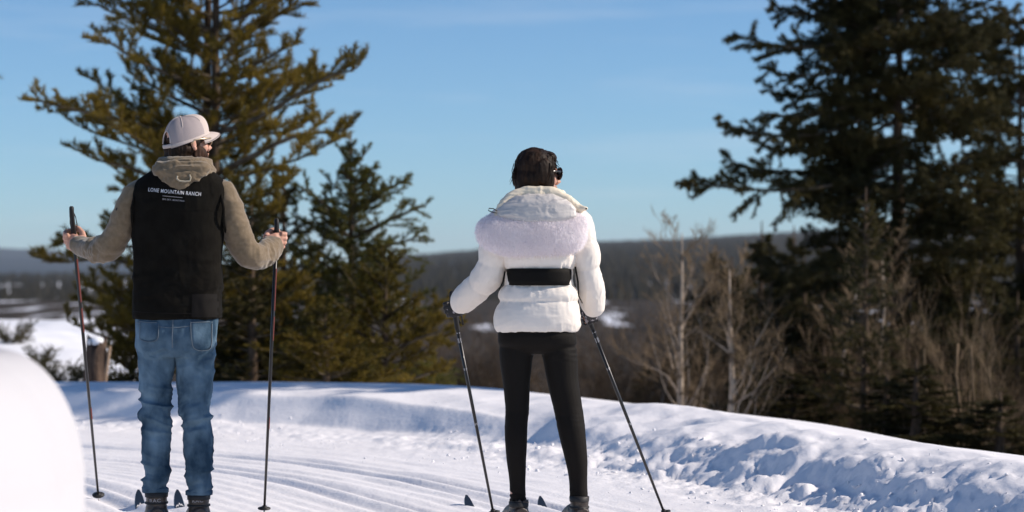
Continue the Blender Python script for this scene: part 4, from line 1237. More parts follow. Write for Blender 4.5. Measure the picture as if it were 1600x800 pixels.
mb.loft([ring(nc.x + (u - 288) / 350, 9.925 + dy, zrow(v), w / 350, d, n=28, p=2.0) for u, v, w, d, dy in
         ((284, 298, 4, .010, -.035), (284, 291, 16, .022, -.028), (285, 283, 29, .032, -.02), (286, 272, 40, .042, -.01), (287, 262, 45, .05, 0), (288, 255, 36, .05, .01))])
hd = fused(mb, .0045, 5)
cloth(hd, [(.0090, (9, 9, 36), lambda c: 1.0), (.004, (28, 20, 30), lambda c: 1.0)], 31)
add('hood', rel(hd, mbase), M['hoodie'], man)
hb = bvh_of(hd)
for o_ in (0,):
    pts = []
    for u, v in ((284, 277), (283, 281), (287, 284.5), (296, 285.5), (303, 284), (304, 279), (302, 275)):
        p = P(u, v, YB); h = hb.ray_cast(Vector((p.x - mbase.x, -1.5, p.z - mbase.z)), Vector((0, 1, 0)))
        pts.append(Vector((p.x - mbase.x, (h[0].y if h[0] else -.1) - .003, p.z - mbase.z)))
    mb = MB(); mb.tube(pts, [.0045] * 7, n=8); add('hood_loop', mb.mesh('hood_loop'), mat('pale_webbing', (.33, .29, .22), .8, .2), man)
# vest
mb = MB()
torso(mb, [(497, 209.5, 345, .122, 0), (492, 208.5, 346, .125, 0), (470, 209.5, 345.5, .122, 0), (440, 209.5, 346, .120, 0), (400, 208.5, 347, .124, 0), (360, 207, 349.5, .132, 0), (330, 206.5, 353.5, .135, 0),
           (306, 206.5, 357, .128, 0), (293, 208.5, 356, .117, 0), (283, 214.5, 351, .104, 0), (274, 225, 342, .090, 0), (266, 239, 330, .076, 0), (259, 254, 318, .062, .01)], p=2.5)
vest = fused(mb, .005, 3)
cloth(vest, [(.0095, (7, 7, 5), lambda c: np.clip((zrow(330) - c[:, 2]) * 5, 0, 1)), (.0075, (5, 5, 20), lambda c: np.exp(-((c[:, 2] - zrow(455)) / .10) ** 2)), (.004, (14, 8, 9), lambda c: 1.0 * (c[:, 2] > zrow(330)))], 51)
vb = bvh_of(vest)
t1 = print_on(vb, 'LONE MOUNTAIN RANCH', .0235, 82 / 350, P(279, 302.0, YB), R(-5.2), arc=.0015)
t2 = print_on(vb, 'BIG SKY, MONTANA', .0105, 34 / 350, P(278, 314.2, YB), R(-5.2))
rule = strip_on(vb, [(261, 307.5), (270, 308.4), (280, 309.3), (295, 310.7)], .0022, .003)
hem = strip_on(vb, [(211, 486), (240, 487.5), (277, 489), (310, 489), (344, 488)], .004, .002)
seamL = strip_on(vb, [(216, 288), (213, 330), (213, 400), (214, 480)], .003, .002)
pan = None
gp = []; nn = 12
for i in range(nn + 1):
    for j in range(nn + 1): gp.append(((-21 + 38.5 * i / nn) / 350, (-17 + 36 * j / nn) / 350))
pv = projected(vb, gp, P(327, 478, YB), Vector((1, 0, 0)), Vector((0, 0, 1)), .0022)
pf = [(i * (nn + 1) + j, (i + 1) * (nn + 1) + j, (i + 1) * (nn + 1) + j + 1, i * (nn + 1) + j + 1) for i in range(nn) for j in range(nn)]
panel = mesh_from('back_pocket_panel', pv, pf)
vo = add('vest', rel(vest, mbase), M['vest'], man)
add('printed_lettering', rel(t1, mbase), M['print'], vo); add('printed_lettering', rel(t2, mbase), M['print_dim'], vo); add('printed_rule', rel(rule, mbase), M['print_dim'], vo)
add('hem_seam', rel(hem, mbase), M['vest_panel'], vo); add('side_seam', rel(seamL, mbase), M['vest_panel'], vo); add('pocket_panel', rel(panel, mbase), M['vest_panel'], vo)
# armhole binding
for ul, sx in ((208, -1), (356, 1)):
    pts = []
    for j in range(25):
        a = 2 * math.pi * j / 24
        pts.append(Vector((xcol(ul) - sx * (.008 + .022 * max(0, math.sin(a))) - mbase.x, .088 * math.cos(a), zrow(326) + .105 * math.sin(a))))
    mb = MB(); mb.tube(pts, [.006] * 25, n=8); add('armhole_binding', mb.mesh('armhole_binding'), M['vest'], vo)
mb = MB(); mb.tube([P(183, 325, 9.952) - mbase, P(181.5, 329, 9.952) - mbase], [.004, .004], n=8); add('sleeve_tag', mb.mesh('sleeve_tag'), M['rubber'], man)

# jeans
mb = MB()
torso(mb, [(478, 213, 342, .105, 0), (492, 211.5, 342, .112, 0), (508, 211, 341, .120, -.005), (525, 212, 339.5, .124, -.008), (542, 213.5, 338, .115, -.005), (556, 222, 330, .09, 0)], p=2.6)
legL = [(243, 528, 10, .086), (244, 548, 10, .085), (244.5, 575, 10, .0775), (244.5, 600, 10, .0725), (243.5, 630, 10, .068), (244.5, 650, 9.99, .068), (244.5, 675, 9.985, .0655), (245, 700, 9.985, .0665), (244.5, 718, 9.99, .0635), (244, 735, 10, .0585), (243.5, 750, 10, .0575), (243.5, 767, 10, .0560)]
legR = [(308, 528, 10, .086), (307, 548, 10, .087), (305.5, 575, 10, .081), (304.5, 600, 10, .0755), (305, 628, 10, .0715), (307, 650, 9.99, .069), (309, 675, 9.985, .068), (311, 700, 9.985, .069), (311.5, 718, 9.99, .0655), (311, 735, 10, .0585), (311.5, 752, 10, .0560), (311.5, 771, 10, .0560)]
limb(mb, legL); limb(mb, legR)
jn = fused(mb, .0048, 3)
gz_ = lambda v, w: (lambda c: np.exp(-((c[:, 2] - zrow(v)) / w) ** 2))
def leg_shift(c):
    """each leg folds in its own way"""
    return np.where(c[:, 0] < xcol(276), 0.0, 3.7)
def jf(c, n):
    s = leg_shift(c); q = c.copy(); q[:, 0] += s; side = np.sin(c[:, 0] * 40 + s)
    q[:, 2] += .22 * (c[:, 0] - np.where(s > 0, xcol(308), xcol(244))) * np.where(s > 0, -1, 1)
    q += .02 * fbm(q * 10, 2, 5)[:, None]
    knee = gz_(642, .10)(c); ank = gz_(742, .085)(c); seat = gz_(556, .06)(c); thigh = gz_(590, .12)(c)
    o = .018 * knee * fbm(q * np.array([7, 7, 26]), 2, 61, ridge=True, gain=.25)
    o += .017 * ank * fbm(q * np.array([8, 8, 26]), 2, 71, ridge=True, gain=.25)
    o += .010 * seat * fbm(q * np.array([9, 9, 24]), 2, 81, ridge=True)
    q2 = q.copy(); q2[:, 2] = q2[:, 2] + 1.1 * (q2[:, 0])
    o += .0095 * thigh * fbm(q2 * np.array([13, 13, 9]), 2, 91, ridge=True)
    o += .0045 * fbm(q * np.array([16, 16, 16]), 3, 95)
    return o - .002
displace(jn, jf)
jb = bvh_of(jn)
def patch(pts_uv, offset, nm):
    (u0, v0), (u1, v1), (u2, v2), (u3, v3) = pts_uv; n = 12; V = []
    for i in range(n + 1):
        for j in range(n + 1):
            s_, t_ = i / n, j / n
            u = (u0 * (1 - s_) + u1 * s_) * (1 - t_) + (u3 * (1 - s_) + u2 * s_) * t_; v = (v0 * (1 - s_) + v1 * s_) * (1 - t_) + (v3 * (1 - s_) + v2 * s_) * t_ + (3.5 * (1 - abs(2 * s_ - 1)) if j == n else 0)
            p = P(u, v, YB); h = jb.ray_cast(Vector((p.x, 8.5, p.z)), Vector((0, 1, 0)))
            rim_ = i in (0, n) or j in (0, n)
            V.append((p.x, (h[0].y if h[0] else YB) - (offset if not rim_ else -.001), p.z))
    F = [(i * (n + 1) + j, (i + 1) * (n + 1) + j, (i + 1) * (n + 1) + j + 1, i * (n + 1) + j + 1) for i in range(n) for j in range(n)]
    return mesh_from(nm, V, F)
jo = None
pk = [patch([(222, 499), (256, 501), (254, 529), (222, 530)], .005, 'pocket'), patch([(303, 501), (336, 500), (335, 541), (307, 544)], .005, 'pocket')]
sm = [strip_on(jb, [(277, 492), (276.5, 515), (276, 545)], .004, .003), strip_on(jb, [(213, 503), (240, 507), (276, 511), (312, 507), (339, 502)], .003, .0025),
      strip_on(jb, [(223, 501.5), (240, 503), (255, 503)], .0028, .0068), strip_on(jb, [(304, 503), (320, 502.5), (335, 502)], .0028, .0068),
      strip_on(jb, [(304, 502), (306, 530), (309, 543), (320, 547), (333, 543), (335, 520), (335, 502)], .0022, .0065),
      strip_on(jb, [(224, 502), (224, 520), (225, 529), (239, 533), (253, 529), (255, 515), (255, 503)], .0022, .0065)]
jo = add('jeans', rel(jn, mbase), M['denim'], man)
for m_ in pk: add('pocket', rel(m_, mbase), M['denim'], jo)
for m_ in sm: add('seam', rel(m_, mbase), M['stitch'], jo)
for u, v, r_ in ((243.5, 766, .0575), (311.5, 770, .0575)):
    mb = MB(); c = P(u, v, 10); mb.tube([c + Vector((0, 0, .012)), c + Vector((0, 0, .009)), c - Vector((0, 0, .006)), c - Vector((0, 0, .008))], [r_ - .002, r_ + .0015, r_ + .001, r_ - .004], n=30)
    me = mb.mesh('hem'); displace(me, lambda c_, n_: .004 * fbm(c_ * 20, 2, 5)); add('hem', rel(me, mbase), M['denim'], jo)

def boots(parent, base, feet, material, cuff_r, top_v, txt=None, grey=None, yawd=(-.24, 1)):
    for k, (u, yaw) in enumerate(feet):
        c = P(u, 800, YB); f = Vector((math.sin(yaw), math.cos(yaw), 0)); s_ = Vector((f.y, -f.x, 0))
        x0 = c.x; H = zrow(top_v[k])
        at_ = lambda fy, z: Vector((x0, YB, z)) + f * fy
        mb = MB()
        mb.loft([ring(at_(.0, z).x + dx, at_(dy, z).y, z, rx, ry, n=28, p=2.2, yaw=-yaw) for z, rx, ry, dy, dx in
                 ((.038, cuff_r * 1.08, .060, .02, 0), (.07, cuff_r * 1.02, .058, .010, 0), (.105, cuff_r * .90, .052, .0, 0), (.14, cuff_r * .92, .055, .0, 0), (H, cuff_r * .98, .058, 0, 0))])
        mb.tube([at_(-.055, .062), at_(-.02, .066), at_(.05, .072), at_(.11, .060), at_(.17, .050), at_(.205, .046)], [(.034, .036), (.040, .042), (.045, .043), (.040, .044), (.028, .042), (.016, .028)], n=18)
        me = fused(mb, .0045, 4); displace(me, lambda c_, n_: .0022 * fbm(c_ * np.array([18, 18, 45]), 2, 7, ridge=True))
        bb = bvh_of(me)
        bo = add('boot', rel(me, base), M[material], parent)
        mb = MB(); mb.loft([ring(at_(.075, z).x, at_(.075, z).y, z, rx, .150 * q, n=30, p=2.6, yaw=-yaw) for z, rx, q in ((.018, .040, .97), (.022, .044, 1.0), (.040, .044, 1.0), (.044, .041, .98))])
        add('sole', rel(mb.mesh('sole'), base), M['rubber'], bo)
        mb = MB(); mb.tube([at_(0, H - .022), at_(0, H - .018), at_(0, H - .002), at_(0, H + .003)], [(cuff_r + .001, .061)] * 2 + [(cuff_r + .002, .062), (cuff_r - .006, .054)], n=28)
        add('collar', rel(mb.mesh('collar'), base), M['rubber' if grey is None else grey], bo)
        mb = MB(); mb.tube([at_(-.0, H - .052), at_(0, H - .044)], [(cuff_r * .97 + .003, .060)] * 2, n=28); add('strap', rel(mb.mesh('strap'), base), M['rubber'], bo)
        if txt:
            tm = print_on(bb, txt, .022, 17 / 350, Vector((x0 + .002, YB, zrow(780.5))), R(2), .0022); add('printed_lettering', rel(tm, base), M['print_dim'], bo)
boots(man, mbase, [(245, -.24), (311, -.24)], 'boot', .050, (768, 772), 'RAC')

# cap
def cap(parent, base, T):
    co = thing  # noqa
    e = bpy.data.objects.new('cap', None); COL.objects.link(e); e.parent = parent; e.empty_display_size = .05
    def pt(a, f, o=0.0):
        zb = .004 + .034 * math.cos(a); tz = .113
        g = f * math.pi / 2
        rx, ry = .0835 + o, .1080 + o
        sharp = .80 - .16 * math.cos(a)
        r = math.cos(g) ** sharp; z = zb + (tz + o - zb) * math.sin(g) ** .92 + .020 * max(0, math.cos(a)) * math.sin(math.pi * f)
        sh = -.026 * f * f
        return T @ Vector((rx * r * math.sin(a), ry * r * math.cos(a) + sh, z))
    a_gap = .40
    for k in range(6):
        a0 = k * math.pi / 3; V = []; F = []; na, nf = 18, 22
        for i in range(na + 1):
            for j in range(nf + 1):
                a = a0 + math.pi / 3 * i / na; f = j / nf * .985
                bul = .0022 * math.sin(math.pi * i / na) * math.sin(math.pi * f) ** .5
                V.append(pt(a, f, bul))
        for i in range(na):
            for j in range(nf):
                a = a0 + math.pi / 3 * (i + .5) / na; f = (j + .5) / nf * .985; da = a - math.pi
                if f > .09 and (da / a_gap) ** 2 + ((f - .09) / .27) ** 2 < 1: continue
                if abs(da) < a_gap and f < .09: continue
                F.append((i * (nf + 1) + j, (i + 1) * (nf + 1) + j, (i + 1) * (nf + 1) + j + 1, i * (nf + 1) + j + 1))
        used = sorted({q for f_ in F for q in f_}); rm = {q: n for n, q in enumerate(used)}
        me = mesh_from('panel', [V[q] for q in used], [tuple(rm[q] for q in f_) for f_ in F])
        add('panel', rel(me, base), M['cap' if k in (0, 5) else 'capmesh'], e)
        mb = MB(); mb.tube([pt(a0, f, .0008) for f in (0.02 if abs(a0 - math.pi) > .1 else .37, .45, .55, .65, .75, .85, .93, .985)], [.0021] * 8, n=6)
        add('seam', rel(mb.mesh('seam'), base), M['cap'], e)
    mb = MB(); n = 60
    mb.tube([pt(math.pi + a_gap + (2 * math.pi - 2 * a_gap) * j / n, .035, .0012) for j in range(n + 1)], [(.0070, .0012)] * (n + 1), n=8)
    add('band', rel(mb.mesh('band'), base), M['cap'], e)
    mb = MB(); mb.tube([pt(math.pi + a, .045, .0018) for a in np.linspace(-a_gap - .08, a_gap + .08, 14)], [(.0090, .0025)] * 14, n=8)
    add('strap', rel(mb.mesh('strap'), base), M['cap'], e)
    mb = MB(); mb.tube([pt(math.pi + a_gap * math.cos(q), .09 + .27 * math.sin(q), .0016) for q in np.linspace(0, math.pi, 20)], [.0030] * 20, n=8)
    add('opening_trim', rel(mb.mesh('opening_trim'), base), M['cap'], e)
    mb = MB(); mb.ell(pt(0, 1.0, .002), (.007, .007, .004), nu=12, nv=6); add('button', rel(mb.mesh('button'), base), M['cap'], e)
    # brim
    V = []; F = []; na, nr = 24, 8
    for i in range(na + 1):
        a = R(-66) + R(132) * i / na
        inner = pt(a, .02, -.001)
        for j in range(nr + 1):
            s_ = j / nr; L = .060 * max(0, 1 - (a / R(67)) ** 2) ** .6
            d = Vector((math.sin(a) * .35, 1.0, 0)).normalized()
            loc_ = T.inverted() @ inner + d * L * s_
            loc_.z += .006 * s_ - .012 * s_ * s_ - .030 * (abs(math.sin(a)) ** 2) * s_
            V.append(T @ loc_)
    m0 = len(V); V += [v + (T.to_3x3() @ Vector((0, 0, -.0035))) for v in V]
    idx = lambda i, j: i * (nr + 1) + j
    for i in range(na):
        for j in range(nr):
            F.append((idx(i, j), idx(i, j + 1), idx(i + 1, j + 1), idx(i + 1, j))); F.append(tuple(m0 + q for q in (idx(i, j), idx(i + 1, j), idx(i + 1, j + 1), idx(i, j + 1))))
    edge = [idx(i, nr) for i in range(na + 1)]
    for a_, b_ in zip(edge[:-1], edge[1:]): F.append((a_, b_, m0 + b_, m0 + a_))
    for ed in ([idx(0, j) for j in range(nr + 1)], [idx(na, j) for j in range(nr + 1)]):
        for a_, b_ in zip(ed[:-1], ed[1:]): F.append((a_, b_, m0 + b_, m0 + a_))
    add('brim', rel(mesh_from('brim', V, F), base), M['cap'], e)
cap(man, mbase, TH)

def shades(parent, base, T, lensmat, framemat, s=1.0, size=1.0):
    e = bpy.data.objects.new('sunglasses', None); COL.objects.link(e); e.parent = parent; e.empty_display_size = .05
    for sx in (-1, 1):
        V = []; F = []; n = 22
        for o_ in (0, .003):
            V.append(T @ (Vector((sx * .034, .103 + o_, .004)) * s))
            for j in range(n):
                a = 2 * math.pi * j / n; x = .029 * size * math.cos(a); z = .024 * size * math.sin(a) * (1.0 if math.sin(a) > 0 else .95)
                V.append(T @ (Vector((sx * .034 + x, .102 + o_ - .25 * abs(sx * .034 + x) ** 1.3, .004 + z)) * s))
        for j in range(n):
            F.append((0, 1 + j, 1 + (j + 1) % n)); F.append((n + 1, n + 2 + (j + 1) % n, n + 2 + j)); F.append((1 + j, n + 2 + j, n + 2 + (j + 1) % n, 1 + (j + 1) % n))
        add('lens', rel(mesh_from('lens', V, F), base), M[lensmat], e)
        mb = MB(); mb.tube([V[1 + j % n] for j in range(n + 1)], [.0024 * s * size] * (n + 1), n=6); add('rim', rel(mb.mesh('rim'), base), M[framemat], e)
        mb = MB(); mb.tube([T @ (Vector(p) * s) for p in ((sx * .062, .092, .012), (sx * .076, .082, .012), (sx * .084, .03, .010), (sx * .086, -.008, .006), (sx * .084, -.022, -.012))], [(.0035 * size, .0022)] * 5, n=8)
        add('temple', rel(mb.mesh('temple'), base), M[framemat], e)
    mb = MB(); mb.tube([T @ (Vector(p) * s) for p in ((-.008, .106, .008), (0, .110, .011), (.008, .106, .008))], .0022, n=6); add('bridge', rel(mb.mesh('bridge'), base), M[framemat], e)
shades(man, mbase, TH, 'lens', 'frame')
# hair below the cap and the beard
mb = MB(); e_ = lambda c, r: mb.ell(TH @ Vector(c), r, TH.to_3x3())
e_((0, -.006, .018), (.0770, .0900, .060)); e_((0, -.034, -.032), (.076, .070, .044)); e_((0, -.045, -.055), (.066, .060, .036)); e_((.076, .012, .006), (.006, .014, .030)); e_((-.076, .012, .006), (.006, .014, .030))
add('hair', rel(hair_shell(mb, .0035, .003, 101), mbase), M['hair'], man)
mb = MB()
e_((0, .052, -.080), (.050, .050, .034)); e_((0, .072, -.096), (.034, .036, .032)); e_((0, .096, -.050), (.028, .010, .007))
for sx in (1, -1):
    e_((sx * .060, .018, -.048), (.012, .024, .040)); e_((sx * .046, .048, -.068), (.020, .034, .030)); e_((sx * .066, .012, -.022), (.010, .018, .036)); e_((sx * .058, .040, -.050), (.012, .026, .026))
add('beard', rel(hair_shell(mb, .0035, .0028, 111), mbase), M['beard'], man)
for sx in (-1, 1):
    mb = MB(); mb.ell(TH @ Vector((sx * .031, .080, .004)), (.012, .012, .012)); add('eye', rel(mb.mesh('eye'), mbase), mat('eye', (.6, .6, .58), .3), man)

pole('left ski pole of the skier in the black vest, planted beside the snow mound', *poleML, red=True)
pole('right ski pole of the skier in the black vest, standing in front of the firs', *poleMR, red=True)
ssrc = ski('left ski of the skier in jeans, navy tip beside the left boot', (P(245, 800, 10).x, 10.0), (P(215.5, 770, 11.12).x, 11.12))
ski('right ski of the skier in jeans, navy tip between the two boots', (P(311, 800, 10).x, 10.0), (P(276, 770, 11.12).x, 11.12), ssrc)
# ============================== the skier in the white jacket
wbase = Vector((P(850, 825, YB).x, YB, 0.0))
wom = thing('person', 'dark-haired person in short white puffer jacket with fur hood, black belt and leggings', 'person', wbase)
poleWL = (P(703.5, 456, 10.24), P(773, 812, 10.42)); poleWR = (P(903, 455, 10.20), P(1042, 812, 10.40))
TW = Matrix.Translation(P(839, 271, 10.02)) @ Matrix.Rotation(R(-62), 4, 'Z') @ Matrix.Rotation(R(-3), 4, 'X')
mb = MB(); head_pieces(mb, TW, .96, True)
torso(mb, [(535, 790, 890, .085, 0), (520, 786, 892, .10, 0), (470, 796, 888, .085, 0), (435, 800, 884, .080, 0), (380, 790, 896, .09, 0), (345, 786, 900, .085, 0), (325, 802, 884, .07, 0), (310, 822, 862, .05, 0)])
limb(mb, [(790, 348, 10, .045), (775, 390, 10, .040), (764, 425, 10.03, .038), (745, 450, 10.10, .033), (722, 470, 10.18, .027), (711, 476, 10.21, .024)])
limb(mb, [(895, 348, 10, .045), (912, 390, 10, .040), (919, 430, 10.02, .037), (921, 460, 10.09, .031), (922, 482, 10.15, .027), (921, 489, 10.17, .024)])
limb(mb, [(812, 530, 10, .070), (807, 600, 10, .052), (807, 660, 10, .044), (807, 720, 10, .036), (808, 790, 10, .028), (810, 808, 10, .030)])
limb(mb, [(868, 530, 10, .070), (880, 600, 10, .055), (891, 660, 10, .048), (901, 720, 10, .040), (904, 785, 10, .030), (905, 808, 10, .030)])
wl = on_line(poleWL, 481); wr = on_line(poleWR, 492)
uL = poleWL[0] - poleWL[1]; uR = poleWR[0] - poleWR[1]
gl = [(wl, uL, Vector((-.62, .60, -.4)), Vector((-.6, -.7, 0)), P(712, 474, 10.20)), (wr, uR, Vector((.05, .75, -.55)), Vector((.9, -.3, 0)), P(925, 484, 10.12))]
for c, a, f, o_, wp in gl: fist(mb, c, a, f, o_, .80)
for c, a, f, o_, wp in gl: mb.tube([wp, c - (f - a.normalized() * f.dot(a.normalized())).normalized() * .05], [.024, .022], n=12)
wbody = fused(mb, .0036, 3); add('body', rel(wbody, wbase), M['skin'], wom)
for c, a, f, o_, wp in gl:
    mb = MB(); fist(mb, c, a, f, o_, .90, r=.0105); mb.tube([wp, c - (f - a.normalized() * f.dot(a.normalized())).normalized() * .055], [.030, .028], n=14)
    add('glove', rel(fused(mb, .003, 2), wbase), M['glove'], wom)

# quilted jacket
def puff(rows, seams, amp, k=10):
    """rows -> dense rings whose outline swells between the seams (photo rows)"""
    out = []
    for v, ul, ur, ry, yc in smooth_secs(rows, k):
        s = sorted(seams); i = np.searchsorted(s, v)
        q = 1.0
        if 0 < i < len(s):
            a, b = s[i - 1], s[i]; q = math.sin(math.pi * (v - a) / (b - a)) ** .35 if b > a else 0
        d = amp * (q - .6)
        out.append(sec(v, ul - d * 350, ur + d * 350, ry + d, yc, p=2.5))
    return out
mb = MB()
mb.loft(puff([(517, 776, 903, .118, 0), (509, 774, 905.5, .124, 0), (498, 774, 905, .124, 0), (485, 776, 904, .120, 0), (470, 780, 902, .114, 0), (458, 782, 901, .108, 0), (446, 788, 896, .100, 0), (434, 792, 892, .096, 0), (421, 791, 894, .098, 0),
              (408, 786, 898, .108, 0), (392, 782, 903, .118, 0), (372, 776, 910, .124, 0), (352, 772, 913, .122, 0), (338, 776, 908, .108, 0), (325, 790, 895, .090, 0), (312, 806, 878, .07, 0)],
             [519, 470.5, 446, 421, 396, 362, 330, 300], .016))
jt = fused(mb, .0042, 1)
def jk(c, n):
    # puckers that run down from each seam, and soft billows
    o = .0022 * fbm(c * np.array([9, 9, 14]), 3, 121)
    for v in (470.5, 446, 421, 396, 517):
        m = np.exp(-np.abs(c[:, 2] - zrow(v)) / .022)
        o += .0050 * m * fbm(c * np.array([30, 30, 12]), 2, 131, ridge=True)
    o += .0028 * fbm((c + .02 * fbm(c * 12, 2, 3)[:, None]) * np.array([7, 7, 26]), 3, 141, ridge=True)
    return o
displace(jt, jk)
jo2 = add('jacket', rel(jt, wbase), M['coatwhite'], wom)
def sleeve(pts, seams, seed):
    mb = MB(); r = []
    arr = np.array([(*P(u, v, Y), q) for u, v, Y, q in pts]); m = len(arr)
    out = []
    for x in np.linspace(0, m - 1, (m - 1) * 9 + 1):
        i = int(min(x, m - 2)); f = x - i
        p0 = arr[max(i - 1, 0)]; p1 = arr[i]; p2 = arr[i + 1]; p3 = arr[min(i + 2, m - 1)]
        o = 0.5 * (2 * p1 + (p2 - p0) * f + (2 * p0 - 5 * p1 + 4 * p2 - p3) * f * f + (3 * p1 - p0 - 3 * p2 + p3) * f ** 3)
        s = sorted(seams); k = np.searchsorted(s, x); q = 1.0
        if 0 < k < len(s): q = math.sin(math.pi * (x - s[k - 1]) / (s[k] - s[k - 1])) ** .5
        o[3] += .011 * (q - .65); out.append(o)
    mb.tube([o[:3] for o in out], [o[3] for o in out], n=40)
    me = fused(mb, .0042, 2)
    displace(me, lambda c, n:   .0030 * fbm(c * 9, 2, seed) + .0036 * fbm((c + .03 * fbm(c * 9, 2, 4)[:, None]) * np.array([26, 12, 14]), 3, seed + 3, ridge=True))
    return me
sl = sleeve([(798, 338, 10, .062), (784, 352, 10, .072), (777, 378, 10, .072), (771, 404, 10, .069), (765, 426, 10.02, .066), (751, 444, 10.06, .066), (734, 460, 10.12, .061), (721, 472, 10.17, .051), (714.5, 478, 10.20, .036)],
            [0, 3.3, 5.0, 8.3], 151)
sr = sleeve([(890, 338, 10, .060), (903, 352, 10, .066), (910, 376, 10, .064), (915, 398, 10, .061), (918, 420, 10.01, .0575), (921, 442, 10.04, .0600), (924, 462, 10.08, .0580), (927, 478, 10.11, .050), (928, 489, 10.13, .034)],
            [0, 2.2, 3.9, 8.3], 161)
add('sleeve', rel(sl, wbase), M['coatwhite'], jo2); add('sleeve', rel(sr, wbase), M['coatwhite'], jo2)
# belt
mb = MB(); mb.loft([sec(v, 791.5 - q, 893 + q, .112 + q / 350, 0, p=2.6) for v, q in ((446, -1), (445, .8), (438, 1.2), (427, 1.2), (420.5, .8), (419.5, -1))])
me = mb.mesh('belt'); add('belt', rel(me, wbase), M['belt'], wom)
# standing collar, satin hood lining, fur
mb = MB()
arch = [(776, 338, 9.90), (783, 323, 9.90), (797, 309, 9.91), (818, 301, 9.92), (842, 299, 9.92), (866, 302, 9.92), (886, 311, 9.92), (900, 322, 9.93), (911, 333, 9.95)]
def tilt_tube(mb, pts, rr, n=16):
    mb.tube([P(*p) for p in resample(np.array(pts, float), 6.0)], rr, n=n)
pp = resample(np.array(arch, float), 5.0); mb.tube([P(*p) for p in pp], [(.014 + .012 * math.sin(math.pi * i / (len(pp) - 1)), .022) for i in range(len(pp))], n=14)
for rx, ry, v, r_ in ((.100, .080, 304, .018), (.118, .092, 314, .022), (.128, .10, 328, .024)):
    c = P(842, v, 9.99); mb.tube([c + Vector((rx * math.cos(a), ry * math.sin(a), -.02 * (math.sin(a) > 0))) for a in np.linspace(0, 2 * math.pi, 33)], [r_] * 33, n=10)
mb.tube([P(896, 322, 9.93), P(906, 325, 9.92), (P(917, 326, 9.91))], [(.022, .012), (.016, .010), (.006, .006)], n=12)
cl = fused(mb, .0042, 5); cloth(cl, [(.004, (10, 10, 60), lambda c: 1.0), (.0025, (30, 20, 20), lambda c: 1.0)], 171)
add('collar', rel(cl, wbase), M['collar'], jo2)
mb = MB()
mb.loft([ring(xcol(u), 9.895 + dy, zrow(v), w / 350, d, n=36, p=2.2) for u, v, w, d, dy in
         ((842, 352, 22, .016, -.030), (841, 346, 44, .030, -.028), (839, 338, 60, .040, -.018), (838, 328, 60, .046, -.006), (839, 318, 50, .046, .0), (842, 309, 36, .040, .010), (844, 305, 18, .02, .016))])
st = fused(mb, .004, 4); cloth(st, [(.0065, (8, 8, 34), lambda c: 1.0), (.0025, (24, 15, 30), lambda c: 1.0)], 181)
add('hood_lining', rel(st, wbase), M['satin'], jo2)
mb = MB()
mb.loft([ring(xcol(u), 9.895 + dy, zrow(v), w / 350, d, n=48, p=2.3) for u, v, w, d, dy in
         ((836, 399, 28, .020, .000), (835, 395, 54, .040, -.004), (833, 387, 73, .056, -.008), (831, 375, 82.5, .064, -.008), (830, 362, 85, .066, -.006), (832, 350, 84, .062, .0), (835, 341, 79, .050, .008), (838, 334, 68, .035, .016), (838, 330, 50, .02, .02))])
fu = fused(mb, .006, 6); displace(fu, lambda c, n: .0055 * fbm(c * 14, 3, 191))
def fur_mesh(src, n, L, w, seed):
    rng = np.random.default_rng(seed); c = coords(src); nn_ = normals(src)
    i = rng.integers(0, len(c), n); p = c[i] + rng.normal(size=(n, 3)) * .003; d = nn_[i] * .70 + rng.normal(size=(n, 3)) * .20; d[:, 2] -= .8 * (1 + .4 * vnoise(c[i] * 9, 7)); d /= np.linalg.norm(d, axis=1)[:, None]
    s_ = np.cross(d, rng.normal(size=(n, 3))); s_ /= np.linalg.norm(s_, axis=1)[:, None]
    l = (L * (.5 + .8 * rng.random(n)))[:, None]; g = np.array([0, 0, -1.0]) * l * .35
    mid = p + d * l * .55; tip = p + d * l + g * .6
    V = np.stack([p - s_ * w, p + s_ * w, mid + s_ * w * .7, mid - s_ * w * .7, tip], 1).reshape(-1, 3)
    o = (np.arange(n) * 5)[:, None]
    F3 = (o + [3, 2, 4]); F4 = (o + [0, 1, 2, 3])
    me = bpy.data.meshes.new('fur'); me.from_pydata(V.tolist(), [], F4.tolist() + F3.tolist()); me.polygons.foreach_set('use_smooth', np.ones(len(me.polygons), dtype=bool)); me.update()
    return me
fo = add('fur_trim', rel(fu, wbase), M['fur'], wom)
add('fur_pile', fur_mesh(fu, 30000, .015, .0006, 5), M['fur'], fo, kind='stuff')
for u, v, Y in ((841, 312, 9.862), (884.5, 328, 9.868), (916, 326, 9.905), (899, 395, 9.93)):
    mb = MB(); mb.ell(P(u, v, Y), (.0045, .0045, .0045), nu=10, nv=6); add('snap', rel(mb.mesh('snap'), wbase), M['rubber'], jo2)
mb = MB(); mb.tube([P(u, v, 9.86) for u, v in ((777, 333), (771, 332), (763, 329), (764, 325.5), (771, 326), (777, 330))], .0022, n=6); add('cord_loop', rel(mb.mesh('cord_loop'), wbase), M['rubber'], jo2)
mb = MB(); mb.tube([P(899, 417, 9.94), P(903, 440, 9.955), P(904, 462, 9.96), P(910, 474, 9.97)], [.004, .004, .003, .002], n=6); mb.tube([P(789, 424, 9.95), P(786, 440, 9.945), P(780, 452, 9.95)], [.004, .004, .002], n=6)
add('side_cord', rel(mb.mesh('side_cord'), wbase), M['belt'], jo2, kind='stuff')

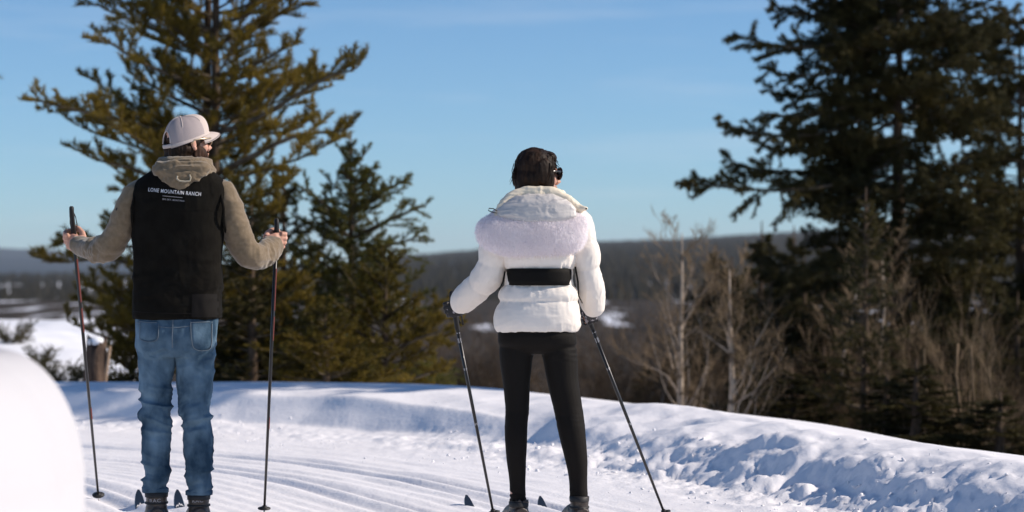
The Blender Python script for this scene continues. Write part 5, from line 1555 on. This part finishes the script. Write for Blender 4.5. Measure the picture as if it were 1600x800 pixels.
# hair: tucked into the collar
mb = MB(); e_ = lambda c, r: mb.ell(TW @ Vector(c), r, TW.to_3x3())
e_((0, -.010, .028), (.084, .098, .086)); e_((0, -.035, -.025), (.080, .076, .070)); e_((0, -.040, -.070), (.066, .058, .040)); e_((.068, .018, -.01), (.018, .030, .060)); e_((-.068, .018, -.01), (.018, .030, .060))
e_((0, .045, .075), (.060, .040, .030)); e_((.080, -.004, .004), (.014, .046, .058)); e_((-.080, -.004, .004), (.014, .046, .058)); e_((.074, .020, -.03), (.012, .030, .060))
wh = hair_shell(mb, .0035, .0035, 201, (60, 60, 8)); add('hair', rel(wh, wbase), M['hair'], wom)
mb = MB(); rr_ = np.random.default_rng(8)
for k in range(46):
    a = rr_.random() * 2 * math.pi
    if k < 12: s0_, e0 = (806 + rr_.normal() * 2, 262 + rr_.normal() * 5), (802 + rr_.normal() * 2.5, 289 + rr_.normal() * 4)
    elif k < 24: s0_, e0 = (862 + rr_.normal() * 2, 258 + rr_.normal() * 4), (861 + rr_.normal() * 5, 299 + rr_.normal() * 4)
    else:
        b = math.pi * rr_.random(); s0_ = (838 + 31 * math.cos(b), 266 - 32 * math.sin(b)); e0 = (838 + 37 * math.cos(b - .35), 266 - 35.5 * math.sin(b - .35))
    Y0_ = 9.985 + rr_.normal() * .03 if k >= 12 else 9.97
    md = ((s0_[0] + e0[0]) / 2 + rr_.normal() * 2 - (2 if k < 12 else 0), (s0_[1] + e0[1]) / 2 + rr_.normal())
    mb.tube([P(*s0_, Y0_), P(*md, Y0_ - .01), P(*e0, Y0_ - .01)], [.0020, .0016, .0006], n=4)
add('loose_strands', rel(mb.mesh('loose_strands'), wbase), M['hair'], wom, kind='stuff')
shades(wom, wbase, TW, 'lens', 'blackframe', .98, 1.18)

# leggings
mb = MB()
torso(mb, [(502, 780, 897, .100, 0), (513, 778, 899, .106, 0), (525, 777.5, 900.5, .112, -.004), (537, 779, 900.5, .104, -.004), (546, 788, 891, .086, 0), (553, 806, 872, .05, 0)], p=2.5)
limb(mb, [(810, 528, 10, .078), (807.5, 548, 10, .078), (806.5, 562, 10, .0735), (806.5, 580, 10, .068), (807, 600, 10, .0605), (808, 640, 10, .0525), (806.5, 665, 9.99, .0515), (806.5, 690, 9.985, .0500), (807, 720, 9.99, .0440), (808, 745, 10, .0370), (808.5, 765, 10, .0345), (809, 785, 10, .0340)])
limb(mb, [(868, 528, 10, .080), (873, 548, 10, .080), (875.5, 562, 10, .0775), (877.5, 580, 10, .0735), (880, 600, 10, .0690), (888, 640, 10, .0630), (892, 665, 9.99, .0615), (896, 690, 9.985, .0575), (901, 720, 9.99, .0495), (903.5, 745, 10, .0420), (904, 765, 10, .0395), (904, 778, 10, .0390)])
lg = fused(mb, .0045, 3)
displace(lg, lambda c, n: .0050 * (gz_(547, .05)(c)) * (c[:, 0] > xcol(860)) * fbm(c * np.array([6, 6, 42]), 2, 211, ridge=True) + .0022 * fbm(c * np.array([14, 14, 9]), 3, 221) + .004 * gz_(775, .03)(c) * fbm(c * np.array([8, 8, 50]), 2, 5, ridge=True) + .002 * gz_(655, .05)(c) * fbm(c * np.array([8, 8, 40]), 2, 6, ridge=True))
lo_ = add('leggings', rel(lg, wbase), M['legging'], wom)
boots(wom, wbase, [(810.5, -.22), (905, -.22)], 'boot', .043, (783, 775), None, None)
pole('left ski pole of the skier in the white jacket', *poleWL, silver=True)
pole('right ski pole of the skier in the white jacket, angled out to the right', *poleWR, silver=True)
ski('left ski of the skier in the white jacket, navy tip left of the left boot', (P(811, 800, 10).x, 10.0), (P(737, 785, 10.95).x, 10.95), ssrc, .062)
ski('right ski of the skier in the white jacket, navy tip between the boots', (P(905, 800, 10).x, 10.0), (P(852, 792, 10.93).x, 10.93), ssrc, .070)
